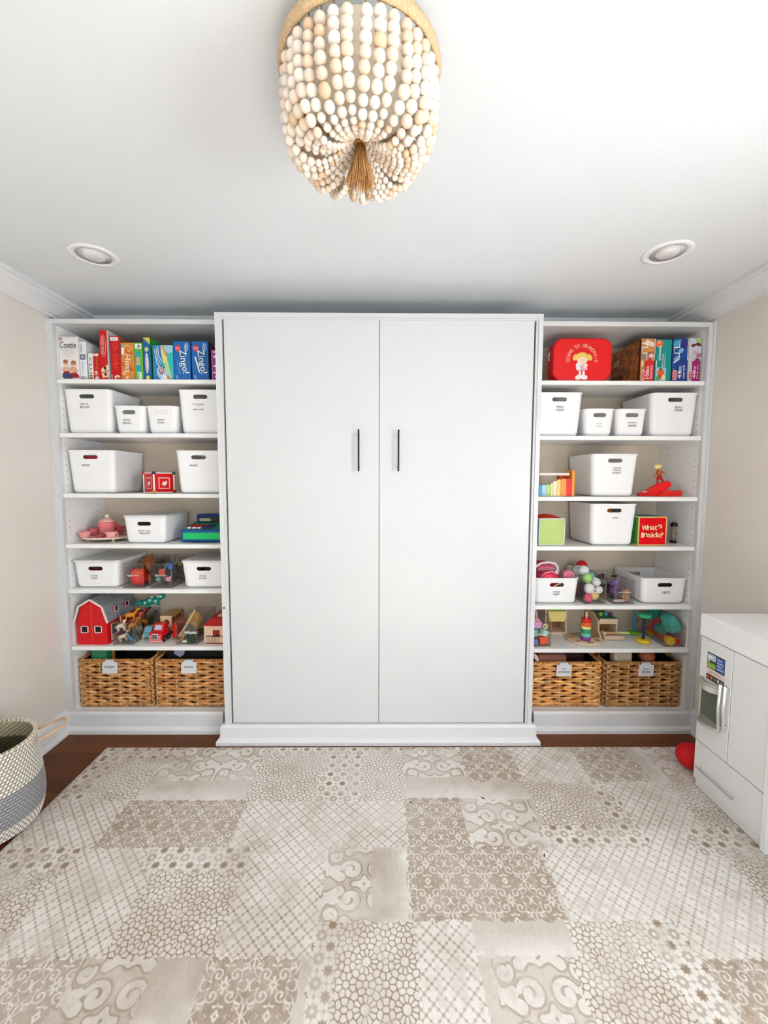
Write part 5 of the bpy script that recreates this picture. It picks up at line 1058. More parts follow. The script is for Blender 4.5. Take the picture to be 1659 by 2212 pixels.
# dress-up things in the low bin
def dress_up():
    z = RS[4]; cx = X(1203, 1275, FY)
    pk = M('E2557A', .5, .3, bump=(120, .3)); wh = M('F3D9DF', .5)
    t = thing('toy_handbag', 'glossy pink toy bag with a white strap in the dress up bin', 'toy handbag', (cx-.018, FY+.125, z+.006))
    b = MB(); b.cur = pk; b.rbox(-.080, .085, -.03, .04, .03, .158, .03, seg=4); b.build('bag_body', t)
    b = MB(); b.cur = pk; b.rbox(-.055, .040, -.034, -.028, .158, .196, .004); b.prism([(-.062, .155), (.050, .155), (.040, .190), (.0, .204), (-.040, .196)], -.020, .02, 'xz'); b.build('bag_flap', t)
    b = MB(); b.cur = wh; b.tube([(-.085, -.045, .14), (-.078, -.046, .190), (-.045, -.046, .212), (.0, -.046, .218), (.036, -.046, .210), (.052, -.046, .186), (.054, -.046, .160)], .0075, n=8); b.rbox(.034, .058, -.052, -.044, .148, .172, .002)
    b.tube([(-.058, -.036, .178), (0, -.040, .184), (.046, -.036, .176)], .0022, n=5); b.tube([(-.058, -.036, .168), (0, -.040, .173), (.046, -.036, .168)], .0022, n=5); b.build('strap', t)
    b = MB(); b.cur = M('E8314E', .35); b.sph((0, 0, 0), (.052, .030, .040), nu=16, nv=10); b.tube([(-.05, -.012, .0), (-.03, -.024, .030), (.01, -.026, .040), (.045, -.016, .02)], .003, M('F6B6C2', .4), n=6)
    tag(b.build('toy_shoe', loc=(cx-.035, FY+.038, z+.145)), 'shiny red-pink dress up shoe at the front of the dress up bin', 'toy shoe')
    b = MB(); b.cur = M('E4688C', .5); b.rbox(-.028, .028, -.02, .02, 0, .050, .016, seg=4); b.tube([(-.028, -.021, .0), (-.026, -.021, .036), (0, -.021, .050), (.026, -.021, .036), (.028, -.021, .0)], .0025, M('F7CBD4', .4), n=6)
    tag(b.build('toy_purse', loc=(cx+.076, FY+.045, z+.135)), 'small pink purse with pale piping at the right of the dress up bin', 'toy purse')
    b = MB(); b.cur = M('B98080', .4); b.sph((0, 0, .0), (.024, .016, .010)); b.sph((-.01, 0, -.02), (.022, .014, .016), M('C94A5E', .5)); tag(b.build('hair_clip', loc=(cx-.055, FY+.235, z+.2440)), 'dusky pink clip on top of the pile in the dress up bin', 'hair clip')
    b = MB(); b.cur = M('B52A48', .6); b.rbox(-.07, .07, -.025, .045, 0, .20, .03, seg=3); tag(b.build('folded_costume', loc=(cx-.03, FY+.205, z+.006)), 'crimson folded costume behind the pink bag in the dress up bin', 'costume')
    b = MB(); b.cyl((-.02, 0, 0), (.03, 0, .028), .004, m=M('F3D29A', .5), n=8); tag(b.build('toy_wand', loc=(cx+.012, FY+.030, z+.092)), 'pale yellow wand seen through the slot of the dress up bin', 'toy wand')
dress_up()
# balls and puzzles
t, cx, yf, w_ = clear_bin(1265, 1309, RS[4], .135, 'clear bin lettered balls holding coloured toy balls', vm=1275, word='balls', ww=.042)
z = RS[4]+.0035; ZB = lambda v, y: Zt(1285, v, y)
for (u, v, r, y, c, dt, lab) in ((1267.5, 1293, .0255, .165, 'F0506E', 0, 'pink ball at the bottom front of the ball bin'), (1289, 1289, .0345, .185, 'F0CE86', 0, 'pale yellow ball, largest of the ball bin'), (1268.5, 1275, .0300, .172, 'F3F2F2', 0, 'plain white ball at the left of the ball bin, above the pink one'),
   (1268, 1256, .0285, .195, 'A7DB7A', 0, 'light green ball in the upper left of the ball bin'), (1284.5, 1264.5, .0225, .162, 'F1F1F2', 1, 'white dotted ball in the middle of the ball bin'), (1297.5, 1270.5, .0225, .185, 'F2F2F3', 1, 'white dotted ball at the right of the ball bin'), (1297, 1255.5, .0265, .215, 'F2F2F3', 1, 'white dotted ball at the top right of the ball bin'),
   (1278, 1247, .0265, .245, '7CD0CC', 0, 'aqua ball near the top of the ball bin'), (1262, 1242, .031, .240, 'E9EEF1', 0, 'white ball under the topmost white ball of the ball bin'), (1260, 1236, .032, .28, 'F0F3F5', 0, 'white ball just below the red ball of the ball bin'), (1275, 1240, .027, .30, 'EEF1F2', 0, 'white ball behind the aqua ball of the ball bin'),
   (1260.5, 1229, .0335, .32, 'E8141A', 0, 'red ball on top of the heap in the ball bin'), (1231.5, 1229, .026, .40, 'EDEBE6', 0, 'white ball at the far back of the ball bin'), (1262, 1270, .03, .25, '6B4A78', 0, 'dull purple ball deep in the left of the ball bin'), (1255, 1277, .03, .30, 'D8563A', 0, 'orange-red ball deep in the ball bin'), (1262, 1288, .03, .26, '5C3A6A', 0, 'dark purple ball at the bottom left of the ball bin')):
    p = at(u, v, y); xx = min(max(p.x, cx-w_/2+r+.003), cx+w_/2-r-.003); ball(xx, y, max(p.z, z+r), r, c, lab, bool(dt))
t, cx, yf, w_ = clear_bin(1328, 1371, RS[4], .130, 'clear bin lettered puzzles holding purple and copper toys', vm=1275, word='puzzles', ww=.072)
z = RS[4]+.0035
for dx, dy, dz, c, s, lab in ((-.025, .07, .03, '7E5A9A', .055, 'violet toy puzzle figure in the middle of the puzzles bin'), (-.005, .10, .055, '8F6AAE', .050, 'lilac toy puzzle figure at the top of the puzzles bin'), (-.03, .17, .02, '6A3A60', .065, 'plum toy puzzle figure at the back left of the puzzles bin'), (-.02, .22, .06, '4A2C4E', .05, 'dark purple toy puzzle figure at the back of the puzzles bin'), (.02, .16, .0, '7A4A38', .055, 'brown toy puzzle figure at the bottom of the puzzles bin')):
    toy(lambda b, s, m: blob(b, s, m), 'puzzle_figure', 'toy puzzle', lab, (cx+dx, yf+dy, z+dz), (0, 0, dx*60), 'toys in the puzzles bin', s=s, m=M(c, .5))
b = MB(); cop = M('E4A582', .35)
for k in range(5): b.tube([(.016*math.cos(a), .010*math.sin(a)-.0, k*.013+.004*math.cos(a*2)) for a in np.linspace(0, 2*PI, 16)[:-1]], .0028, cop, closed=True, n=6)
b.tube([(-.014, 0, 0), (-.010, 0, .03), (.012, 0, .060)], .003, cop, n=6); b.tube([(.014, 0, 0), (.008, 0, .03), (.014, 0, .066)], .003, cop, n=6)
tag(b.build('wire_puzzle', loc=(cx+.018, yf+.032, z+.0085)), 'copper coloured wire coil at the front right of the puzzles bin', 'wire puzzle')
b = MB(); b.sph((0, 0, .012), (.034, .014, .010), M('D9C4BE', .5)); tag(b.build('toy_spoon', loc=(cx-.018, yf+.026, z)), 'pale pink toy at the bottom front of the puzzles bin', 'toy')
b = MB(); b.cur = M('A84A2C', .6); b.rbox(-.018, .018, -.02, .02, 0, .012, .004); tag(b.build('wooden_puzzle', loc=(cx+.024, yf+.068, z)), 'reddish wooden puzzle piece behind the copper coil', 'toy puzzle')
b = MB(); b.cur = M('1C1416', .4); b.sph((0, 0, 0), (.020, .014, .007)); tag(b.build('toy_sunglasses', loc=(cx+.010, yf+.13, z+.128)), 'black oval toy on top of the lilac figures in the puzzles bin', 'toy')

# ---- sixth shelf, right
Z6 = RS[5]
t, cx, yf, w_ = clear_bin(1150, 1190.5, Z6, .165, 'clear bin lettered blocks at the left end of the sixth shelf, right bookcase', vm=1380, word='blocks', ww=.055, d=.27, lip=.140)
z = Z6+.0035
for dx, dy, dz, c, s, r, lab in ((-.030, .045, .045, '7FCBB4', .034, 0, 'mint green block at the left of the blocks bin'), (.010, .030, .058, 'A3DCCB', .034, .35, 'pale mint block tilted in the middle of the blocks bin'), (-.030, .032, .0, '6E74B8', .034, 0, 'periwinkle block at the bottom left of the blocks bin'),
  (.026, .040, .0, 'F2552A', .046, -.15, 'orange block at the bottom right of the blocks bin'), (.0, .08, .0, '8A6A4A', .034, .5, 'brown block at the bottom middle of the blocks bin')):
    b = MB(); b.rbox(-s/2, s/2, -s/2, s/2, 0, s*(1.0 if c != '7FCBB4' else 1.2), .003, M(c, .45)); b.X = None; o = b.build('toy_block', loc=(cx+dx, yf+dy, z+dz)); o.rotation_euler = (0, r, r*.6); tag(o, lab, 'toy block', 'blocks in the clear bin')
b = MB(); pkm = M('E59AC0', .35); b.sph((0, 0, 0), (.036, .022, .020), pkm); b.sph((.0, -.010, -.012), (.030, .018, .014), M('D6A6DE', .3)); b.tube([(-.02, 0, .018), (0, 0, .027), (.02, 0, .018)], .006, pkm, n=8); tag(b.build('toy_car', loc=(cx-.014, yf+.05, z+.108)), 'pink and lilac toy car on top of the blocks', 'toy car')
b = MB(); b.tube([(.011*math.cos(a), 0, .012*math.sin(a)) for a in np.linspace(0, 2*PI, 18)[:-1]], .0042, M('EFE3A2', .4), closed=True, n=8); tag(b.build('toy_ring', loc=(cx+.030, yf+.030, z+.105)), 'pale yellow ring at the right of the pink toy car', 'toy ring')
b = MB(); b.cyl((0, 0, 0), (-.012, .02, .075), .006, m=M('E3B9B9', .45), n=10); tag(b.build('toy_stick', loc=(cx+.004, yf+.075, z+.115)), 'pale pink stick standing up out of the blocks bin', 'toy stick')

def ball_drop():
    yf = .335; x0, x1 = X(1179, 1340, yf), X(1222.5, 1340, yf); w_ = x1-x0; z = Z6
    t = thing('wooden_drop_box', 'wooden toy with a yellow drawer and green top beside the blocks bin', 'wooden toy', ((x0+x1)/2, yf+.038, z)); W = w_/2
    b = MB(); b.cur = PALEW
    for sx in (-1, 1): b.prism([(-.048, 0), (.070, 0), (.070, .205), (-.035, .205), (-.040, .12), (-.040, .05), (-.048, .018)], sx*W-.004, sx*W+.004, 'yz')
    b.build('side_boards', t); b = MB(); b.cur = PALEW; b.box(-W+.005, W-.005, -.045, .069, 0, .014); b.build('base_board', t)
    b = MB(); b.prism([(-.044, .150), (.05, .205), (.05, .211), (-.044, .156)], -W+.005, W-.005, 'yz', M('92CC28', .4)); b.build('sloping_top', t, label='bright green sloping top')
    b = MB(); b.cur = M('F6E08C', .4); b.prism([(-W+.007, .148), (W-.007, .148), (W-.014, .085), (-W+.014, .085)], -.055, .03, 'xz'); b.build('drawer', t, label='pale yellow tray')
    b = MB(); b.box(-W+.005, W-.005, .04, .069, .014, .085, M('9A6A44', .6)); b.build('inner_ramp', t)
ball_drop()
def stacker_board():
    yc = .238; z = Z6; cx = 1.207
    t = thing('sorting_board', 'oval wooden board with round hollows under the rainbow ring stack', 'wooden tray', (cx, yc, z)); R_ = .100
    b = MB(); b.cur = PALEW; b.lathe([(.094, 0), (.097, .004), (.097, .010), (.095, .013), (0, .013)], n=64, sx=1.02, sy=.98); b.build('board', t)
    for k in range(7):
        a = 2*PI*k/7+.3; x, y = .072*math.cos(a)*1.03, .070*math.sin(a); b = MB(); b.lathe([(.0185, .0133), (.0178, .0138), (.013, .0134), (0, .0132)], (x, y, 0), n=24, m=M('C99C70', .6), sy=.8); b.build('hollow', t)
    zz = z+.0145
    for k, (c, nm) in enumerate((('8E3A94', 'purple'), ('6CCFC4', 'aqua'), ('2E9E68', 'green'), ('F8E08A', 'yellow'), ('F0642A', 'orange'), ('E02A1C', 'red'))):
        hgt = .0225 if nm != 'yellow' else .018
        b = MB(); r = .0265; b.lathe([(.0085, 0), (r-.002, 0), (r, .002), (r, hgt-.002), (r-.002, hgt-.0005), (.0085, hgt-.0005), (.0085, 0)], n=32, m=M(c, .4), caps=False)
        tag(b.build('stacking_ring', loc=(cx-.004, yc-.032, zz)), '%s ring of the rainbow ring stack' % nm, 'stacking ring', 'rainbow ring stack'); zz += hgt
    b = MB(); b.lathe([(.0055, 0), (.0055, zz-z), (.007, zz-z+.004), (.0075, zz-z+.018), (.005, zz-z+.022), (0, zz-z+.022)], n=16, m=M('F2CFA4', .5)); b.build('peg', t, loc=(-.004, -.032, .0135))
stacker_board()
def pounder():
    yf = .272; z = Z6; x0, x1 = X(1286, 1360, yf)+.025, X(1331, 1360, yf)+.008; w_ = x1-x0; W = w_/2; h_ = Zt(1300, 1334, yf+.03)-z
    t = thing('pounding_bench', 'natural wooden toy bench with an open front in the middle of the sixth shelf', 'wooden toy', ((x0+x1)/2, yf+.025, z)); y0 = -.062; pw = M('E3C6A6', .5, var=(20, .06))
    b = MB(); b.cur = pw; b.box(-W, W, .02, .11, 0, .012)
    b.prism([(y0+.0, 0), (.135, 0), (.135, h_+.02), (.05, h_+.02), (-.02, h_-.012), (-.025, .045), (y0+.02, .026)], -W-.010, -W, 'yz'); b.prism([(-.02, .012), (.135, .012), (.135, h_), (-.02, h_)], W-.008, W, 'yz'); b.build('side_boards', t)
    b = MB(); b.cur = M('EBCFB4', .5); b.box(-W, W, -.024, -.016, h_-.030, h_); b.build('front_rail', t)
    b = MB(); b.box(-W, W-.008, .06, .068, .012, h_-.03, M('A8794A', .6)); b.build('back_board', t)
    b = MB(); b.cur = M('E6C8AA', .5); b.rbox(-W+.010, W+.022, y0-.004, -.02, .002, .026, .003); b.build('lower_tray', t)
    b = MB(); b.box(-W, W, -.016, .132, h_, h_+.004, M('2D7A5E', .4)); b.build('green_top', t)
    for k, c in enumerate(('A9C83C', '2FB0A8', '5A4868')): b = MB(); b.sph((0, 0, .012), .013, M(c, .4)); b.build('peg', t, loc=(-W*.5+k*W*.55, .02, h_+.004))
    t2 = thing('toy_mallet', 'wooden toy mallet with a lime handle resting on the bench tray', 'toy mallet', ((x0+x1)/2+.012, yf-.018, z+.0385))
    b = MB(); b.cyl((-W*.8, 0, 0), (W*.7, 0, 0), .0055, m=M('DDB58C', .5), n=12); b.build('shaft', t2)
    b = MB(); b.cyl((W*.7, 0, 0), (W+.045, -.004, .0), .0068, m=M('D4E28C', .4), n=12); b.build('grip', t2); b = MB(); b.cyl((-W*.95, -.012, -.0), (-W*.95, .012, .0), .010, m=M('E4BC94', .5), n=16); b.build('head', t2)
pounder()
def post_toy(cx, y, label, base_c, pole_c, top_c, rb, hp, rp=.007):
    t = thing('peg_toy', label, 'peg toy', (cx, y, Z6))
    b = MB(); b.lathe([(rb-.003, 0), (rb, .003), (rb, .017), (rb-.003, .020), (0, .020)], n=32, m=M(base_c, .4)); b.build('base', t)
    b = MB(); b.cyl((0, 0, .020), (0, 0, hp), rp, m=M(pole_c, .4), n=16); b.build('pole', t)
    if top_c: b = MB(); b.lathe([(rb*.95, hp), (rb, hp+.003), (rb, hp+.016), (rb*.9, hp+.02), (0, hp+.02)], n=32, m=M(top_c, .4)); b.build('top_disc', t)
post_toy(1.560, .335, 'peg toy with a blue pole and green base', '7DB62A', '2E8FB0', '7DB62A', .031, .190)
post_toy(1.540, .205, 'peg toy with a dark pole, yellow base and green disc', 'F4D22E', '2A2344', '2FBE7A', .036, .152, .0075)
t, cx, yf, w_ = clear_bin(1437.5, 1480.5, Z6, .150, 'clear bin of teal and red toy shapes at the right end of the shelf', vm=1380, d=.27, lip=.118)
z = Z6+.0035; tl = M('1FA093', .4); tl2 = M('4DB8AC', .4)
b = MB(); b.cur = tl2; b.prism([(-.03, 0), (.03, 0), (.034, .035), (-.01, .10), (-.045, .085), (-.04, .03)], -.028, .028, 'xz'); tag(b.build('toy_shape', loc=(cx-.008, yf+.060, z+.062)), 'light teal angular toy block leaning above the red wedge', 'toy shape')
bpy.data.objects['toy_shape'].rotation_euler = (0, -.12, .2)
b = MB(); b.cur = tl; b.cyl((0, -.02, 0), (0, .02, 0), .030, n=6); tag(b.build('toy_shape', loc=(cx-.052+.02, yf+.075, z+.075)), 'teal six-sided toy block at the left of the light teal one', 'toy shape')
b = MB(); b.cur = tl; b.rbox(-.045, .03, -.02, .03, 0, .085, .01, seg=2); b.rbox(-.020, .055, .03, .06, .03, .10, .01, seg=2); o = b.build('toy_shape', loc=(cx-.030, yf+.170, z+.085)); o.rotation_euler = (0, .35, -.3); tag(o, 'big dark green toy shape sticking out of the back of the clear bin', 'toy shape')
b = MB(); b.cur = RED; b.cyl((0, -.025, 0), (0, .025, 0), .062, n=36); o = b.build('toy_shape', loc=(cx+.006, yf+.16, z+.066)); tag(o, 'large round red toy disc at the right of the teal shapes', 'toy shape')
b = MB(); b.cur = RED; b.prism([(-.045, .045), (.048, .028), (.048, 0), (-.02, 0)], -.03, .03, 'xz'); b.tube([(-.046, -.031, .047), (.048, -.031, .030)], .004, M('F0806A', .4), n=6); o = b.build('toy_shape', loc=(cx+.004, yf+.062, z)); tag(o, 'red wedge toy block at the bottom right of the clear bin', 'toy shape')
b = MB(); b.cur = M('E8B81C', .4); b.cyl((0, -.012, 0), (0, .012, 0), .027, n=6); o = b.build('toy_shape', loc=(cx-.018, yf+.018, z+.0275)); tag(o, 'yellow six-sided toy block at the front of the clear bin', 'toy shape')
b = MB(); b.cur = M('C9B41E', .45); b.cyl((0, -.01, 0), (0, .01, 0), .018, n=6); b.tube([(0, 0, 0), (.04, .03, .05)], .006, M('9AA82A', .4)); o = b.build('toy_shape', loc=(cx-.038, yf+.16, z+.02)); tag(o, 'olive yellow toy shape with a stick inside the left of the clear bin', 'toy shape')

# ------------------------------------------------------------------ wicker baskets
WK = attr_mat('water_hyacinth', .7, (220, .5)); PALW = [(.86, .63, .39), (.83, .59, .35), (.88, .67, .43), (.80, .55, .31), (.86, .64, .41), (.77, .52, .30)]
def wicker(label, cx, z, w_, h_, d_, lines, tag_dx, mul=1.0):
    t = thing('wicker_basket', label, 'basket', (cx, FY+d_/2+.004, z), group=None); b = MB(); b.col = []
    W, D = w_/2-.0180, d_/2-.0180; rows = 15; rh = (h_-.024)/rows; sp = w_/7.2
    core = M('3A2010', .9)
    def wall(p0, p1, nrm):
        p0, p1, nrm = Vector(p0), Vector(p1), Vector(nrm); L_ = (p1-p0).length; dr = (p1-p0)/L_; ns = max(3, round(L_/sp)); s_ = L_/ns
        for r in range(rows):
            zc = .012+rh*(r+.5)
            for q in (0, 1):           # paired strands twisted across the stakes
                x = -((r+q) % 2)*s_
                while x < L_:
                    a0, a1 = max(0, x), min(L_, x+2*s_); 
                    if a1-a0 > .006:
                        n = 10; pts = []; rr = []; c = random.choice(PALW); k = random.uniform(.82, 1.10)*mul; tilt = random.uniform(-.004, .004)+(.0085 if q else -.0085)
                        for i in range(n+1):
                            f = i/n; xx = a0+(a1-a0)*f; g = (xx-x)/(2*s_); out = max(0., math.sin(PI*g)); up = tilt*(f-.5)*2+(rh*.20 if q else -rh*.20)*(1-out)
                            pts.append(p0+dr*xx+nrm*(.0005+.0070*out)+Vector((0, 0, zc+up))); rr.append(max(.0016, rh*(.11+.42*out)))
                        b.tube(pts, rr, WK, 6, col=lin(tuple(min(1, e*k) for e in c)), flat=1)
                    x += 2*s_
        for i in range(ns):
            xx = (i+.5)*s_; xx = (i+.0 if i else .04)*s_; pts = [p0+dr*xx+nrm*((.0185 if nrm.y < 0 else .013) if (int(q)+i) % 2 == 0 and q % 1 in (.25, .5, .75) else .001)+Vector((0, 0, .014+q*rh*.97)) for q in np.arange(0, rows+.4, .25)]
            b.tube(pts, .0023, WK, 6, col=lin((.95, .82, .66)))
    wall((-W, -D, 0), (W, -D, 0), (0, -1, 0)); wall((W, -D, 0), (W, D, 0), (1, 0, 0)); wall((-W, D, 0), (-W, -D, 0), (-1, 0, 0)); wall((W, D, 0), (-W, D, 0), (0, 1, 0))
    b.build('woven_sides', t)
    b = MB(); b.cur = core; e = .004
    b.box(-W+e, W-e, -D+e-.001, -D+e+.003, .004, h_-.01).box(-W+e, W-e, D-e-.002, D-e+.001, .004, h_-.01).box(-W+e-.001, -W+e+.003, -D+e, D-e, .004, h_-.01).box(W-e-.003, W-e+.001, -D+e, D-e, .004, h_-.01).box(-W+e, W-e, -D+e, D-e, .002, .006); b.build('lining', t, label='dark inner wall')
    for z_, nm in ((h_-.010, 'rim'), (.0096, 'base_band')):
        b = MB(); b.col = []; R_ = .0058; P = rrect(2*W+.008, 2*D+.008, .012, 3); per = [Vector((x, y, 0)) for x, y in P]+[Vector((P[0][0], P[0][1], 0))]
        b.tube([(x, y, z_) for x, y in P], R_*.8, WK, 6, closed=True, col=lin((.60, .38, .2)))
        for i in range(len(per)-1):
            a, c = per[i], per[i+1]; L_ = (c-a).length; n = max(1, int(L_/.010)); dr = (c-a)/max(L_, 1e-6); up = Vector((0, 0, 1)); nr = dr.cross(up)
            for k in range(n):       # wrapping turns
                m_ = a+dr*L_*(k+.5)/n; cc = random.choice(PALW); kk = random.uniform(.9, 1.15)*mul
                b.tube([m_+nr*R_*math.cos(q)+up*(z_+R_*math.sin(q))+dr*(.003*math.sin(q)) for q in np.linspace(0, 2*PI, 9)[:-1]], .0032, WK, 4, closed=True, col=lin(tuple(min(1, e_*kk) for e_ in cc)))
        b.build(nm, t)
    for sx in (-1, 1):
        b = MB(); b.col = []
        for q in (0, 1): b.tube([(sx*(W+.001+.003*math.sin(k*1.9+q*PI)), -.055+.11*k/20+.003*math.cos(k*1.9+q*PI), h_-.010+.038*math.sin(PI*k/20)) for k in range(21)], .0035, WK, 6, col=lin((.70*mul, .48*mul, .28*mul)))
        b.build('handle', t)

    b = MB(); cm = M('DCDEE2', .45); x = tag_dx; zt = h_+.006; s = .044; yy = -d_/2-.0040
    b.prism([(x-s, zt-.086), (x+s-.002, zt-.086), (x+s, zt-.022), (x+s*.60, zt-.020), (x+s*.52, zt-.012), (x-s*.52, zt-.012), (x-s*.62, zt-.020), (x-s+.004, zt-.022)], yy, yy+.003, 'xz', cm)
    b.box(x-s*.5, x+s*.5, yy, -d_/2+.014, zt-.012, zt-.009, cm); b.box(x-s*.5, x+s*.5, -d_/2+.012, -d_/2+.014, zt-.04, zt-.012, cm)
    o = b.build('label_clip', t, label='pale grey clip-on label'); b = MB(); zz = zt-.046-(.008 if len(lines) > 1 else 0)+(.010 if len(lines) > 1 else 0)
    for tx, wd, ht, sh in lines: text(b, tx, x, zz, wd, ht, yy-.0006, INK, shear=sh); zz -= ht*.5+.012
    b.build('handwritten_lettering', o)
    return t
ZB_ = .1186
wicker('wicker basket with a label reading builders, left of the pair in the left bookcase', (-1.706-1.282)/2, ZB_, .424, .283, .285, [('builders', .058, .017, .3)], -.022)
wicker('wicker basket with a label reading castles, next to the wall bed in the left bookcase', (-1.279-.839)/2, ZB_, .440, .283, .285, [('castles', .052, .015, .3)], -.014)
wicker('wicker basket labelled doll accessories, next to the wall bed in the right bookcase', (.839+1.281)/2, ZB_, .442, .268, .285, [('DOLL', .026, .008, 0), ('accessories', .070, .015, .3)], -.010, 1.12)
wicker('wicker basket with a label reading baby dolls at the right end of the right bookcase', (1.284+1.736)/2, ZB_, .452, .268, .285, [('BABY', .028, .009, 0), ('dolls', .048, .018, .3)], .008, .92)
# contents of the wicker baskets
def content(name, label, cat, u, y, z0, sx, sy, h_, col, r=.008, rot=0, grp=None, m=None, x=None):
    b = MB(); b.rbox(-sx/2, sx/2, -sy/2, sy/2, 0, h_, min(r, sx*.3, sy*.3, h_*.3), m or M(col, .6), 2); o = b.build(name, loc=(X(u, 1420, y) if x is None else x, y, z0)); o.rotation_euler = (0, 0, rot); return tag(o, label, cat, grp)
content('toy_crate', 'yellow and green fabric toy rising from the left basket', 'toy', 220, .20, .13, .085, .06, .331, '2F7E58')
content('toy_roof', 'amber toy piece behind the green toy in the left basket', 'toy', 214, .250, .13, .075, .026, .330, 'B5822C', x=-1.600)
content('toy_case', 'black toy case standing at the back of the left basket', 'toy case', 275, .335, .13, .20, .08, .322, '0E0D0D', x=-1.425)
content('toy_case', 'large black toy case filling the basket labelled castles', 'toy case', 400, .285, .13, .34, .18, .318, '0C0C0D', x=-1.059)
b = MB(); b.prism([(-.03, 0), (.0, -.018), (.022, -.005), (.030, .02), (.0, .034), (-.034, .026)], -.001, .001, 'xz', M('8E90A4', .5)); tag(b.build('paper_sticker', loc=(X(388, 1413, .17), .172, Zt(388, 1413, .17))), 'grey paper piece in front of the large black toy case', 'paper piece')
content('doll_blanket', 'dark brown folded doll blanket in the basket labelled doll accessories', 'doll blanket', 1225, .305, .13, .34, .14, .300, '3A1C16', .03, x=1.06)
content('doll_dress', 'reddish brown doll dress at the front left of the doll accessories basket', 'doll dress', 1196, .195, .13, .17, .05, .285, '8A5A48', .015, x=1.00)
b = MB(); b.sph((0, 0, 0), (.012, .008, .028), M('E7C9C6', .6)); o = b.build('doll_shoe', loc=(X(1158, 1415, .165), .165, .400)); o.rotation_euler = (0, -.5, 0); tag(o, 'pale pink doll shoe at the left end of the doll accessories basket', 'doll shoe')
content('muslin_cloth', 'cream folded cloth rising from the basket labelled baby dolls', 'cloth', 1341, .205, .13, .105, .06, .300, 'CDBEA8', .012, m=M('CDBEA8', .9, bump=(40, .6)))
content('doll_blanket', 'dark brown blanket at the back of the baby dolls basket', 'doll blanket', 1410, .325, .13, .36, .10, .285, '33160F', .03, x=1.51)
b = MB(); b.sph((0, 0, 0), (.045, .04, .04), M('A8603C', .6)); tag(b.build('cloth_doll', loc=(X(1397, 1418, .20), .20, .395)), 'brown cloth doll peeking from the baby dolls basket', 'doll')

